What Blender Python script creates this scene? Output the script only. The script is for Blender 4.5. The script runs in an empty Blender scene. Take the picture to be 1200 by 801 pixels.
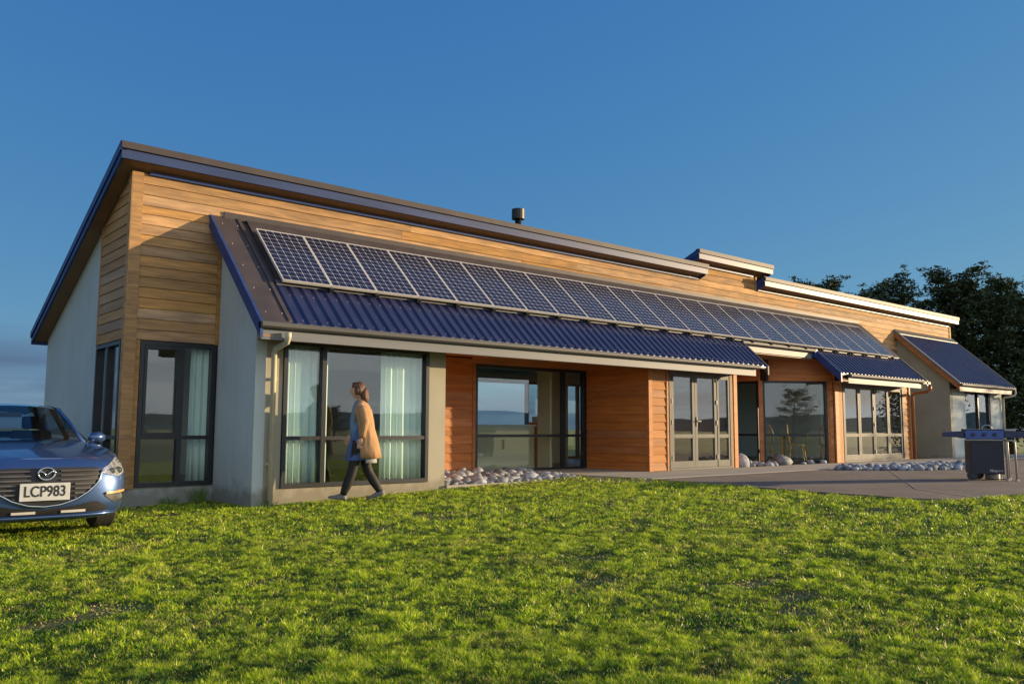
import bpy, math, random
import numpy as np
from mathutils import Vector, Matrix, noise
sc = bpy.context.scene
col = sc.collection
R = math.radians
random.seed(7)

# ------------------------------------------------------------------ camera
F_PX, PITCH, ROLL, YAW = 981.35, 0.102, 0.004, 0.707
cd = bpy.data.cameras.new('camera'); cam = bpy.data.objects.new('camera', cd); col.objects.link(cam)
cd.sensor_width = 36; cd.lens = F_PX / 1200 * 36; cd.clip_start = .05; cd.clip_end = 6000
fw = Vector((math.sin(YAW)*math.cos(PITCH), math.cos(YAW)*math.cos(PITCH), math.sin(PITCH)))
rt = Vector((math.cos(YAW), -math.sin(YAW), 0)); up = rt.cross(fw)
rt2 = rt*math.cos(ROLL) + up*math.sin(ROLL); up2 = up*math.cos(ROLL) - rt*math.sin(ROLL)
M = Matrix.Identity(4)
for i in range(3):
    M[i][0] = rt2[i]; M[i][1] = up2[i]; M[i][2] = -fw[i]
M.translation = Vector((-3.675, -11.328, .872))
cam.matrix_world = M
sc.camera = cam

# ------------------------------------------------------------------ light and sky
SUN_EL, SUN_AZ = R(8.4), R(115.8)          # azimuth from +Y towards +X
w = bpy.data.worlds.new("World"); sc.world = w; w.use_nodes = True
nt = w.node_tree; N = nt.nodes; LK = nt.links
bg = N['Background']
sky = N.new('ShaderNodeTexSky'); sky.sky_type = 'NISHITA'; sky.sun_disc = False
sky.sun_elevation = SUN_EL; sky.sun_rotation = SUN_AZ
sky.air_density = 1.0; sky.dust_density = .2; sky.ozone_density = 2.0; sky.altitude = 0
EXPO = .9; BGS = .1
bg.inputs[1].default_value = BGS
srgb_ = N.new('ShaderNodeSeparateColor'); LK.new(sky.outputs[0], srgb_.inputs[0])
crgb_ = N.new('ShaderNodeCombineColor')
tc = N.new('ShaderNodeTexCoord'); sep = N.new('ShaderNodeSeparateXYZ'); LK.new(tc.outputs['Generated'], sep.inputs[0])
mp = N.new('ShaderNodeMapping'); mp.inputs['Scale'].default_value = (1.5, 1.5, 15); LK.new(tc.outputs['Generated'], mp.inputs[0])
n1 = N.new('ShaderNodeTexNoise'); n1.inputs['Scale'].default_value = 1.6; n1.inputs['Detail'].default_value = 8; n1.inputs['Roughness'].default_value = .55
LK.new(mp.outputs[0], n1.inputs['Vector'])
cr = N.new('ShaderNodeValToRGB'); cr.color_ramp.elements[0].position = .36; cr.color_ramp.elements[1].position = .56
LK.new(n1.outputs['Fac'], cr.inputs[0])
def mathn(op, a, b=None, c=None, clamp=False):
    m = N.new('ShaderNodeMath'); m.operation = op; m.use_clamp = clamp
    for k, v in enumerate((a, b, c)):
        if v is None: continue
        if isinstance(v, (int, float)): m.inputs[k].default_value = v
        else: LK.new(v, m.inputs[k])
    return m.outputs[0]
# the photograph's processed sky: each channel of the clear sky is graded by a power and a gain
for ch, pw_, g_ in ((0, .85, .20), (1, .55, .33), (2, .20, .505)):
    v_ = mathn('MULTIPLY', srgb_.outputs[ch], .28); v_ = mathn('POWER', v_, pw_)
    v_ = mathn('MULTIPLY', v_, g_/(BGS*2**EXPO)); LK.new(v_, crgb_.inputs[ch])
# the cloud bank lies low; it stands higher towards -X and -Y than towards +X
bank = mathn('MULTIPLY_ADD', sep.outputs['X'], -.10, .085)
bank = mathn('MULTIPLY_ADD', mathn('MAXIMUM', mathn('MULTIPLY', sep.outputs['Y'], -1), 0), 1.0, bank)
bank = mathn('MAXIMUM', bank, .035)
bank = mathn('ADD', bank, .042)
edge = mathn('SUBTRACT', bank, sep.outputs['Z'])
edge = mathn('MULTIPLY', edge, 22, clamp=True)
front = mathn('MULTIPLY', mathn('MULTIPLY_ADD', sep.outputs['Y'], -1.6, -.1, clamp=True), .8)
low = mathn('MULTIPLY', edge, mathn('MAXIMUM', cr.outputs[0], front), clamp=True)
low = mathn('MULTIPLY', low, .9)
mx = N.new('ShaderNodeMixRGB'); LK.new(low, mx.inputs[0]); LK.new(crgb_.outputs[0], mx.inputs[1]); 
side = mathn('MULTIPLY_ADD', sep.outputs['Y'], -1.6, .35, clamp=True)
cc = N.new('ShaderNodeMixRGB'); LK.new(side, cc.inputs[0]); LK.new(cc.outputs[0], mx.inputs[2])
cc.inputs[1].default_value = (.50, .82, 1.45, 1); cc.inputs[2].default_value = (6.8, 7.0, 7.2, 1)  # unseen -Y clouds: spread and brightness raised to fill the shadows
LK.new(mx.outputs[0], bg.inputs[0])
sl = bpy.data.lights.new('sun', 'SUN'); sun = bpy.data.objects.new('sun', sl); col.objects.link(sun)
sl.energy = 4.5; sl.angle = R(.5); sl.color = (1, .74, .43)
sd = Vector((math.sin(SUN_AZ)*math.cos(SUN_EL), math.cos(SUN_AZ)*math.cos(SUN_EL), math.sin(SUN_EL)))
sun.rotation_euler = sd.to_track_quat('Z', 'Y').to_euler()
sc.view_settings.view_transform = 'Standard'; sc.view_settings.look = 'None'; sc.view_settings.gamma = 1
sc.view_settings.exposure = EXPO
sc.render.engine = 'CYCLES'; sc.cycles.max_bounces = 10; sc.cycles.transparent_max_bounces = 24

# ------------------------------------------------------------------ materials
def mat(name, c1, c2=None, rough=.6, metal=0, scale=6, stretch=(1, 1, 1), bump=0, bscale=None, rand=0, spec=.5, detail=6, lo=.35, hi=.65, coat=0, randhue=0, coords='Object'):
    m = bpy.data.materials.new(name); m.use_nodes = True
    t = m.node_tree; n = t.nodes; l = t.links; b = n['Principled BSDF']
    b.inputs['Roughness'].default_value = rough; b.inputs['Metallic'].default_value = metal
    b.inputs['Specular IOR Level'].default_value = spec; b.inputs['Coat Weight'].default_value = coat
    c2 = c2 or tuple(x*.8 for x in c1)
    tcn = n.new('ShaderNodeTexCoord'); mpn = n.new('ShaderNodeMapping'); mpn.inputs['Scale'].default_value = stretch
    l.new(tcn.outputs[coords], mpn.inputs[0])
    no = n.new('ShaderNodeTexNoise'); no.noise_dimensions = '4D'; no.inputs['Scale'].default_value = scale; no.inputs['Detail'].default_value = detail
    l.new(mpn.outputs[0], no.inputs['Vector'])
    oi = n.new('ShaderNodeObjectInfo')
    if rand:
        ml = n.new('ShaderNodeMath'); ml.operation = 'MULTIPLY'; ml.inputs[1].default_value = 40; l.new(oi.outputs['Random'], ml.inputs[0]); l.new(ml.outputs[0], no.inputs['W'])
    r = n.new('ShaderNodeValToRGB'); r.color_ramp.elements[0].position = lo; r.color_ramp.elements[1].position = hi
    r.color_ramp.elements[0].color = (*c1, 1); r.color_ramp.elements[1].color = (*c2, 1)
    l.new(no.outputs['Fac'], r.inputs[0]); out = r.outputs[0]
    if rand:
        h = n.new('ShaderNodeHueSaturation'); mr = n.new('ShaderNodeMapRange'); mr.inputs[3].default_value = 1-rand; mr.inputs[4].default_value = 1+rand
        l.new(oi.outputs['Random'], mr.inputs[0]); l.new(mr.outputs[0], h.inputs['Value']); l.new(out, h.inputs['Color'])
        if randhue:
            m2 = n.new('ShaderNodeMath'); m2.operation = 'MULTIPLY'; m2.inputs[1].default_value = 7.31; l.new(oi.outputs['Random'], m2.inputs[0])
            m3 = n.new('ShaderNodeMath'); m3.operation = 'FRACT'; l.new(m2.outputs[0], m3.inputs[0])
            m4 = n.new('ShaderNodeMapRange'); m4.inputs[3].default_value = 1-randhue; m4.inputs[4].default_value = 1+randhue; l.new(m3.outputs[0], m4.inputs[0]); l.new(m4.outputs[0], h.inputs['Saturation'])
        out = h.outputs[0]
    l.new(out, b.inputs['Base Color'])
    if bump:
        bn = n.new('ShaderNodeTexNoise'); bn.inputs['Scale'].default_value = bscale or scale*4; bn.inputs['Detail'].default_value = 5
        l.new(mpn.outputs[0], bn.inputs['Vector'])
        bp = n.new('ShaderNodeBump'); bp.inputs['Strength'].default_value = bump; bp.inputs['Distance'].default_value = .02
        l.new(bn.outputs['Fac'], bp.inputs['Height']); l.new(bp.outputs[0], b.inputs['Normal'])
    return m
cedar = mat('cedar_weathered', (.52, .30, .13), (.30, .185, .095), .7, spec=.12, scale=3.0, stretch=(.7, 1, 6), bump=.25, bscale=14, rand=.20, randhue=.14)
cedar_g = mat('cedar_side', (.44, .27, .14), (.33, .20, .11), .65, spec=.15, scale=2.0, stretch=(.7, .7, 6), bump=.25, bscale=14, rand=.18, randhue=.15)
cedar_r = mat('cedar_stained', (.48, .205, .075), (.35, .14, .052), .55, spec=.2, scale=2.2, stretch=(.7, .7, 6), bump=.2, bscale=14, rand=.14, randhue=.08)
cedar_p = mat('cedar_sheltered_pale', (.42, .19, .065), (.34, .15, .05), .6, spec=.12, scale=2.2, stretch=(.7, .7, 6), bump=.2, bscale=14, rand=.12, randhue=.1)
gap = mat('dark_building_paper', (.03, .02, .015), rough=.9)
stucco = mat('stucco', (.36, .335, .255), (.30, .28, .215), .85, scale=1.3, bump=.25, bscale=60)
def splash(m, z0=-.12, hgt=.22):
    t = m.node_tree; n = t.nodes; l = t.links; b = n['Principled BSDF']; src = b.inputs['Base Color'].links[0].from_socket
    tcn = n.new('ShaderNodeTexCoord'); sp_ = n.new('ShaderNodeSeparateXYZ'); l.new(tcn.outputs['Object'], sp_.inputs[0])
    no = n.new('ShaderNodeTexNoise'); no.inputs['Scale'].default_value = 5; no.inputs['Detail'].default_value = 8; l.new(tcn.outputs['Object'], no.inputs['Vector'])
    a = n.new('ShaderNodeMath'); a.operation = 'MULTIPLY_ADD'; a.inputs[1].default_value = -.55; l.new(no.outputs['Fac'], a.inputs[0]); l.new(sp_.outputs[2], a.inputs[2])
    r = n.new('ShaderNodeMapRange'); r.inputs[1].default_value = z0-.28; r.inputs[2].default_value = z0-.28+hgt; r.inputs[3].default_value = .62; r.inputs[4].default_value = 0; l.new(a.outputs[0], r.inputs[0])
    mx_ = n.new('ShaderNodeMixRGB'); mx_.inputs[2].default_value = (.13, .11, .07, 1); l.new(r.outputs[0], mx_.inputs[0]); l.new(src, mx_.inputs[1])
    # faint vertical run marks
    mpn = n.new('ShaderNodeMapping'); mpn.inputs['Scale'].default_value = (3.5, 3.5, .25); l.new(tcn.outputs['Object'], mpn.inputs[0])
    n2 = n.new('ShaderNodeTexNoise'); n2.inputs['Scale'].default_value = 2.2; n2.inputs['Detail'].default_value = 6; l.new(mpn.outputs[0], n2.inputs['Vector'])
    r2 = n.new('ShaderNodeMapRange'); r2.inputs[1].default_value = .5; r2.inputs[2].default_value = .75; r2.inputs[3].default_value = 0; r2.inputs[4].default_value = .15; l.new(n2.outputs['Fac'], r2.inputs[0])
    m2 = n.new('ShaderNodeMixRGB'); m2.inputs[2].default_value = (.22, .22, .19, 1); l.new(r2.outputs[0], m2.inputs[0]); l.new(mx_.outputs[0], m2.inputs[1]); l.new(m2.outputs[0], b.inputs['Base Color'])
splash(stucco)
stucco_shade = mat('stucco_shade_tint', (.46, .51, .50), (.41, .46, .45), .85, scale=1.1, bump=.25, bscale=60)  # same plaster as the front; lifted teal shade painted into its colour
splash(stucco_shade)
soffit_m = mat('soffit_board', (.30, .16, .07), (.25, .13, .06), .6, scale=2, stretch=(.5, 1, 1))
roofm = mat('sky_tinted_ribbed_steel', (.028, .032, .085), (.020, .024, .068), .38, metal=.0, scale=3, rand=0, spec=.6)  # dark grey steel; the blue of the reflected sky is painted in
charcoal = mat('charcoal_flashing', (.075, .062, .062), (.055, .048, .052), .55, scale=3, spec=.2)
gutterm = mat('gutter_steel', (.10, .10, .10), (.08, .08, .08), .5, spec=.22, metal=.0, scale=2.5, stretch=(.3, 1, 2))
fasciam = mat('fascia_steel', (.17, .18, .20), (.14, .15, .165), .5, spec=.2, metal=.0, scale=2.5, stretch=(.25, 1, 3))
fascia_d = mat('fascia_navy', (.035, .065, .20), (.028, .05, .16), .45, spec=.2, metal=.0, scale=2.5, stretch=(.25, 1, 3))
fascia_m = mat('main_fascia_steel', (.038, .062, .16), (.030, .048, .12), .45, spec=.2, metal=.0, scale=2.5, stretch=(.25, 1, 3))
frame_d = mat('dark_aluminium', (.03, .032, .038), rough=.4, metal=.3)
frame_g = mat('grey_aluminium', (.13, .13, .12), (.11, .11, .10), .55, spec=.15, metal=.0, scale=3)
alu = mat('bright_aluminium', (.52, .50, .46), (.44, .42, .40), .45, metal=.0, spec=.3, scale=5)
blackm = mat('black_plastic', (.012, .012, .014), rough=.5)
pipe_m = mat('cream_pvc', (.55, .50, .38), (.47, .43, .33), .5, scale=4)
copper = mat('brown_copper_pipe', (.42, .17, .07), (.34, .13, .05), .4, metal=.5, scale=4)
concrete = mat('concrete', (.38, .345, .29), (.30, .275, .235), .9, scale=1.2, bump=.3, bscale=30)
asphalt = mat('patio_aggregate', (.21, .165, .125), (.15, .12, .095), .9, scale=.8, bump=.6, bscale=90)
joint_m = mat('joint_strip', (.36, .30, .23), rough=.9)
soil = mat('soil', (.06, .04, .025), (.04, .028, .018), .95, scale=8, bump=.8)
whitew = mat('interior_white', (.62, .60, .54), (.58, .56, .5), .8, scale=1)
int_floor = mat('interior_floor', (.20, .15, .10), (.16, .12, .08), .45, scale=3)
int_dark = mat('interior_dark', (.16, .15, .14), rough=.8)
cream = mat('cream_cabinet', (.62, .60, .42), (.58, .56, .40), .6, scale=1)
orange = mat('orange_timber', (.50, .20, .05), (.42, .16, .04), .5, scale=3, stretch=(4, 4, .5))
curtain_m = mat('teal_white_curtain', (.78, .88, .86), (.68, .82, .80), .9, scale=2)
chairw = mat('honey_timber', (.42, .24, .07), (.34, .19, .055), .45, scale=4)
stone_m = mat('river_stone', (.40, .42, .43), (.19, .21, .24), .75, scale=3, bump=.4, bscale=25, rand=.5, randhue=.6)
lawn_m = mat('turf_soil', (.07, .11, .015), (.12, .115, .035), .95, scale=1.5, bump=.6, bscale=40)
field_m = mat('field', (.16, .22, .04), (.20, .20, .06), .95, scale=.05)
hill_m = mat('far_hills', (.11, .16, .16), (.13, .17, .15), .95, scale=.01, bump=0)
bark = mat('bark', (.10, .075, .055), (.06, .045, .035), .9, scale=3, stretch=(3, 3, .5), bump=.6)
foliage = mat('cypress_foliage', (.045, .07, .025), (.075, .10, .035), .8, scale=.8, rand=.15)
hedge_f = mat('hedge_foliage', (.045, .07, .025), (.075, .10, .035), .8, scale=.8, rand=.15)

def glass(name, ior=1.9, tint=(.82, .88, .86)):
    m = bpy.data.materials.new(name); m.use_nodes = True; t = m.node_tree; n = t.nodes; l = t.links
    n.remove(n['Principled BSDF']); o = n['Material Output']
    tr = n.new('ShaderNodeBsdfTransparent'); tr.inputs[0].default_value = (*tint, 1)
    gl = n.new('ShaderNodeBsdfGlossy'); gl.inputs['Roughness'].default_value = 0.0; gl.inputs[0].default_value = (.95, .97, 1, 1)
    fr = n.new('ShaderNodeFresnel'); fr.inputs[0].default_value = ior; mxs = n.new('ShaderNodeMixShader')
    no = n.new('ShaderNodeTexNoise'); no.inputs['Scale'].default_value = 1.6; no.inputs['Detail'].default_value = 1
    tcn = n.new('ShaderNodeTexCoord'); l.new(tcn.outputs['Object'], no.inputs['Vector'])
    bp = n.new('ShaderNodeBump'); bp.inputs['Strength'].default_value = .02; bp.inputs['Distance'].default_value = .02
    l.new(no.outputs['Fac'], bp.inputs['Height']); l.new(bp.outputs[0], gl.inputs['Normal'])
    ge = n.new('ShaderNodeNewGeometry'); mr = n.new('ShaderNodeMapRange'); mr.inputs[3].default_value = ior; mr.inputs[4].default_value = 1/ior   # no total reflection inside the thin pane
    l.new(ge.outputs['Backfacing'], mr.inputs[0]); l.new(mr.outputs[0], fr.inputs[0])
    l.new(fr.outputs[0], mxs.inputs[0]); l.new(tr.outputs[0], mxs.inputs[1]); l.new(gl.outputs[0], mxs.inputs[2]); l.new(mxs.outputs[0], o.inputs[0])
    return m
glassm = glass('window_glass', 1.75, (.93, .97, .95))
car_glass = glass('car_glass', 1.5, (.5, .58, .6))

# ------------------------------------------------------------------ mesh helpers
class MB:
    def __init__(s): s.v = []; s.f = []; s.mi = []; s.cur = 0
    def add(s, vs, fs):
        k = len(s.v); s.v += [tuple(p) for p in vs]; s.f += [tuple(i+k for i in f) for f in fs]; s.mi += [s.cur]*len(fs); return s
    def box(s, x0, x1, y0, y1, z0, z1):
        return s.add([(x0,y0,z0),(x1,y0,z0),(x1,y1,z0),(x0,y1,z0),(x0,y0,z1),(x1,y0,z1),(x1,y1,z1),(x0,y1,z1)],
                     [(0,3,2,1),(4,5,6,7),(0,1,5,4),(1,2,6,5),(2,3,7,6),(3,0,4,7)])
    def prism(s, poly, axis, a, b):
        """poly: 2-D points; extruded along axis from a to b"""
        def P(p, t):
            return {'x': (t, p[0], p[1]), 'y': (p[0], t, p[1]), 'z': (p[0], p[1], t)}[axis]
        n = len(poly); vs = [P(p, a) for p in poly]+[P(p, b) for p in poly]
        fs = [tuple(range(n))[::-1], tuple(range(n, 2*n))]+[(i, (i+1) % n, (i+1) % n+n, i+n) for i in range(n)]
        return s.add(vs, fs)
    def tube(s, pts, r, n=8, caps=True):
        pts = [Vector(p) for p in pts]; rs = r if isinstance(r, (list, tuple)) else [r]*len(pts)
        vs = []; fs = []
        for i, p in enumerate(pts):
            d = (pts[min(i+1, len(pts)-1)]-pts[max(i-1, 0)]).normalized()
            a = d.orthogonal().normalized() if i == 0 else (pa - d*pa.dot(d)).normalized()
            pa = a; b = d.cross(a)
            for k in range(n):
                t = 2*math.pi*k/n; vs.append(p+(a*math.cos(t)+b*math.sin(t))*rs[i])
        for i in range(len(pts)-1):
            for k in range(n):
                fs.append((i*n+k, i*n+(k+1) % n, (i+1)*n+(k+1) % n, (i+1)*n+k))
        if caps: fs += [tuple(range(n))[::-1], tuple(range((len(pts)-1)*n, len(pts)*n))]
        return s.add(vs, fs)
    def loft(s, rings, caps=True, closed=True):
        n = len(rings[0]); vs = [p for r_ in rings for p in r_]; fs = []
        for i in range(len(rings)-1):
            for k in range(n if closed else n-1):
                fs.append((i*n+k, i*n+(k+1) % n, (i+1)*n+(k+1) % n, (i+1)*n+k))
        if caps: fs += [tuple(range(n))[::-1], tuple(range((len(rings)-1)*n, len(rings)*n))]
        return s.add(vs, fs)
    def mesh(s, name, mats, smooth=False):
        me = bpy.data.meshes.new(name); me.from_pydata([tuple(map(float, p)) for p in s.v], [], s.f)
        for m in (mats if isinstance(mats, (list, tuple)) else [mats]): me.materials.append(m)
        for p, k in zip(me.polygons, s.mi): p.material_index = k; p.use_smooth = smooth
        return me
    def build(s, name, mats, parent=None, smooth=False, loc=None, bevel=0, recalc=True):
        me = s.mesh(name, mats, smooth)
        if recalc:
            import bmesh
            b = bmesh.new(); b.from_mesh(me); bmesh.ops.recalc_face_normals(b, faces=b.faces); b.to_mesh(me); b.free()
        o = bpy.data.objects.new(name, me); col.objects.link(o)
        if parent: o.parent = parent
        if loc: o.location = loc
        if bevel:
            bv = o.modifiers.new('bevel', 'BEVEL'); bv.width = bevel; bv.segments = 2; bv.limit_method = 'ANGLE'
        return o
def box(name, m, parent, *b, **k): return MB().box(*b).build(name, m, parent, **k)
def empty(name, loc=(0, 0, 0), rz=0):
    o = bpy.data.objects.new(name, None); col.objects.link(o); o.location = loc; o.rotation_euler = (0, 0, rz); o.empty_display_size = .2; return o
def tag(o, label=None, cat=None, group=None, kind=None):
    if label: o['label'] = label
    if cat: o['category'] = cat
    if group: o['group'] = group
    if kind: o['kind'] = kind
    return o
def node(name, parent, m=None, bx=None):
    return MB().box(*bx).build(name, m, parent)
def copy_tree(o, parent=None):
    c = o.copy(); col.objects.link(c); c.parent = parent
    if parent is not None: c.matrix_parent_inverse = o.matrix_parent_inverse.copy()
    for ch in list(o.children): copy_tree(ch, c)
    return c
def text_mesh(name, s, size, m, parent, loc, rot, extrude=.002, align='CENTER', scale=(1, 1, 1), shear=0):
    cu = bpy.data.curves.new(name, 'FONT'); cu.body = s; cu.size = size; cu.extrude = extrude; cu.align_x = align; cu.align_y = 'CENTER'; cu.offset = size*.012; cu.shear = shear
    t = bpy.data.objects.new(name+'_src', cu); col.objects.link(t)
    dg = bpy.context.evaluated_depsgraph_get(); me = bpy.data.meshes.new_from_object(t.evaluated_get(dg))
    bpy.data.objects.remove(t); me.materials.clear(); me.materials.append(m)
    o = bpy.data.objects.new(name, me); col.objects.link(o); o.parent = parent; o.location = loc; o.rotation_euler = rot; o.scale = scale
    return o

# ------------------------------------------------------------------ ground
def gz(x, y):
    z = -.275+.033*min(max(x, -7), 8.3)
    if x < -7: z += (x+7)*.01
    return z
def gznp(x, y):
    return -.275+.033*np.clip(x, -7, 8.3)+np.where(x < -7, (x+7)*.01, 0)
def sheet(name, m, xs, ys, zf, kind='structure'):
    mb = MB(); vs = [(x, y, zf(x, y)) for y in ys for x in xs]; n = len(xs)
    mb.add(vs, [(j*n+i, j*n+i+1, (j+1)*n+i+1, (j+1)*n+i) for j in range(len(ys)-1) for i in range(n-1)])
    o = mb.build(name, m, smooth=True, recalc=False); o['kind'] = kind; return o
def bumpy(x, y):
    if x > 7.9 and y > -6.6-.09*(x-8.6): return -.30
    return gz(x, y)-.028+.008*noise.noise(Vector((x*.5, y*.5, 0)))+.006*noise.noise(Vector((x*1.7, y*1.7, 3)))
xs = [-40+i*.5 for i in range(101)]; xs = [x for x in xs if x <= 10.4]
sheet('lawn', lawn_m, xs, [-40+i*.5 for i in range(101)], bumpy)
far = [-4000, -1500, -600, -200, -80, -40, 0, 40, 80, 200, 600, 1500, 4000]
sheet('ground', field_m, far, far, lambda x, y: -.62 - .004*max(0, math.hypot(x, y)-60)**.9)
# patio and path
PATIO = [(7.9, -1.6), (7.75, -3), (7.5, -5), (7.45, -6.3), (7.7, -6.75), (8.6, -6.95), (12, -7.3), (26, -8.2), (60, -10.5), (60, -1.6)]
tag(MB().prism(PATIO, 'z', -.45, -.016).build('patio', asphalt), kind='structure')
tag(MB().prism([(7.75, -.02), (7.9, -1.6), (60, -1.6), (60, -.02)], 'z', -.45, -.012+.004).build('path', concrete), kind='structure')
tag(MB().prism([(7.75, -.02), (7.7, 2.2), (9.75, 2.2), (9.75, -.02)], 'z', -.45, -.006).build('porch_slab', concrete), kind='structure')
tag(MB().prism([(9.1, -5.65), (9.12, -5.67), (8.17, -6.93), (8.10, -6.93)], 'z', -.1, -.012).build('patio_joint', joint_m), kind='structure')
tag(MB().prism([(9.1, -5.65), (9.13, -5.65), (16.5, -1.6), (16.45, -1.6)], 'z', -.1, -.0115).build('patio_joint', joint_m), kind='structure')
tag(MB().prism([(.07, -.5), (1.75, -.5), (1.75, -.03), (.07, -.12)], 'x', 4.56, 7.72).build('soil_bed', soil), kind='structure')
tag(MB().prism([(4.56, -.06), (7.85, -.02), (7.85, .06), (4.56, .02)], 'z', -.4, -.075).build('bed_edging', concrete), kind='structure')
tag(MB().prism([(12.9, -.02), (12.9, 2.2), (15.55, 2.2), (17.2, -.02)], 'z', -.4, -.03).build('soil_bed', soil), kind='structure')

# ------------------------------------------------------------------ house
D = 1.422
house = empty('house', (0, 0, 0))
tag(house, 'long timber and plaster house with ribbed sky-tinted lean-to roofs and tall grey windows', 'house')
XC = -.114   # gable face
def ztop(y): return 4.618-.435*(y-D)       # underside of the main roof
# --- plaster walls
gw = MB(); gw.prism([(2.86, -.6), (6.35, -.6), (6.35, ztop(6.35)), (2.86, ztop(2.86))], 'x', XC, XC+.15).build('gable_wall', stucco_shade, house)
box('plinth', stucco_shade, house, XC+.01, 1.236, D+.01, D+.15, -.6, -.005)
box('plinth', stucco_shade, house, XC+.01, XC+.15, D+.15, 2.86, -.6, -.005)
MB().prism([(-.002, -.6), (D+.05, -.6), (D+.05, 4.02), (-.002, 2.72)], 'x', 1.24, 1.40).build('lean_to_side_wall', stucco_shade, house)
fwl = MB()
fwl.box(1.31, 1.655, 0, .15, -.6, 2.36); fwl.box(4.21, 4.55, 0, .15, -.6, 2.36)
fwl.box(1.655, 4.21, 0, .15, -.6, -.005); fwl.box(1.655, 4.21, 0, .15, 2.12, 2.36)
fwl.build('front_wall', stucco, house)
box('porch_return_wall', cedar_r, house, 4.42, 4.55, .15, 1.78, -.3, 2.34)
rwl = MB(); rwl.box(XC+.16, 5.9, 6.2, 6.35, -.6, 2.42); rwl.box(19.9, 28.2, 6.2, 6.35, -.6, 2.42); rwl.box(5.9, 19.9, 6.2, 6.35, -.6, .0); rwl.box(5.9, 19.9, 6.2, 6.35, 2.15, 2.42); rwl.build('rear_wall', stucco_shade, house)
for i in range(7):
    a = 5.9+2*i; rw_ = MB(); rw_.box(a, a+2, 6.22, 6.30, 0, .06); rw_.box(a, a+2, 6.22, 6.30, 2.09, 2.15); rw_.box(a, a+.05, 6.22, 6.3, .06, 2.09); rw_.box(a+1.95, a+2, 6.22, 6.3, .06, 2.09); rw_ = rw_.build('rear_window', frame_d, house)
    MB().box(a+.05, a+1.95, 6.25, 6.256, .06, 2.09).build('pane', glassm, rw_)
MB().prism([(D, -.6), (6.1, -.6), (6.1, ztop(6.1)), (D, ztop(D))], 'x', 28.1, 28.25).build('far_gable_wall', stucco_shade, house)
MB().prism([(-.2, -.2), (D+.05, -.2), (D+.05, 3.92), (-.2, 2.42)], 'x', 24.0, 24.2).build('far_side_wall', stucco, house)
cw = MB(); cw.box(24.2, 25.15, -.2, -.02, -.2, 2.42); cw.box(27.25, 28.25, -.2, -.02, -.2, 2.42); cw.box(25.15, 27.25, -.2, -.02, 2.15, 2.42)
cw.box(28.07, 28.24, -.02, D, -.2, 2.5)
cw.build('far_front_wall', stucco_shade, house)
# --- weatherboards
def boards_x(wall, m, x0, x1, y, z0, z1, ex=.157, maxlen=None, seed=0, ny=-1):
    """boards on a wall running along X, facing -Y"""
    rr = random.Random(seed); z = z0; 
    while z < z1-.01:
        zt = min(z+ex, z1); xa = x0
        while xa < x1-.01:
            xb = x1 if not maxlen else min(x1, xa+(rr.uniform(.55, 1)*maxlen))
            if x1-xb < .6: xb = x1
            j = rr.uniform(0, .003)
            MB().prism([(y-.026-j, z+.004), (y-.018-j, z+.0), (y, z), (y, zt), (y-.008-j, zt), (y-.010-j, zt-.006)], 'x', xa+.0015, xb-.0015).build('weatherboard', m, wall)
            xa = xb
        z = zt
def boards_dir(wall, m, p0, p1, z0, z1, ex=.157, topf=None):
    """boards along a horizontal direction p0->p1 (outside on the right-hand side when walking p0->p1)"""
    p0 = Vector((*p0, 0)); p1 = Vector((*p1, 0)); d = (p1-p0); L = d.length; d.normalize(); nrm = Vector((d.y, -d.x, 0))
    z = z0
    while z < z1-.01:
        zt = min(z+ex, z1); a, b = 0, L
        prof = [(.024, z+.004), (.017, z), (0, z), (0, zt), (.008, zt)]
        if topf:      # sloping soffit cuts the far end: topf(distance) gives the height
            # find the distance range where the roof is above the board
            ds = [k*L/60 for k in range(61)]
            okb = [t for t in ds if topf(t) >= z+.02]
            if not okb: z = zt; continue
            okt = [t for t in ds if topf(t) >= zt]
            a0, b0 = min(okb), max(okb)
            if not okt: okt = [a0 if topf(a0) > topf(b0) else b0]
            a1, b1 = min(okt), max(okt)
            z_t = min(zt, max(topf(a0), topf(b0)))
            vs = []
            for (q, zz) in prof:
                lo_ = zz < z+.01
                aa, bb, z_ = (a0, b0, zz) if lo_ else (a1, b1, min(zz, z_t))
                vs.append(p0+d*aa+nrm*q+Vector((0, 0, z_)))
            for (q, zz) in prof:
                lo_ = zz < z+.01
                aa, bb, z_ = (a0, b0, zz) if lo_ else (a1, b1, min(zz, z_t))
                vs.append(p0+d*bb+nrm*q+Vector((0, 0, z_)))
        else:
            vs = [p0+d*a+nrm*q+Vector((0, 0, zz)) for q, zz in prof]+[p0+d*b+nrm*q+Vector((0, 0, zz)) for q, zz in prof]
        n = 5
        MB().add(vs, [tuple(range(n))[::-1], tuple(range(n, 2*n))]+[(i, (i+1) % n, (i+1) % n+n, i+n) for i in range(n)]).build('weatherboard', m, wall)
        z = zt
# corner bay, front face
bay = MB(); bay.box(XC+.03, 1.24, D+.002, D+.12, 2.12, 4.60)
bay.box(XC+.03, .095, D+.002, D+.12, -.0, 2.12); bay.box(1.20, 1.24, D+.002, D+.12, -.0, 2.12)
bay = bay.build('corner_bay_wall', gap, house)
boards_x(bay, cedar, .02, 1.18, D, 2.125, 4.12, ex=.1555)
MB().box(1.18, 1.238, D-.035, D+.002, 2.12, 4.12).build('trim_board', cedar, bay)
MB().box(XC-.02, .02, D-.045, D+.03, -.02, 4.60).build('corner_board', cedar, bay)
MB().box(XC-.03, XC-.002, D-.043, D+.09, -.02, 4.59).build('corner_board', cedar_g, bay)
MB().box(.02, .09, D-.02, D, -.02, 2.12).build('trim_board', cedar, bay)
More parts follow.
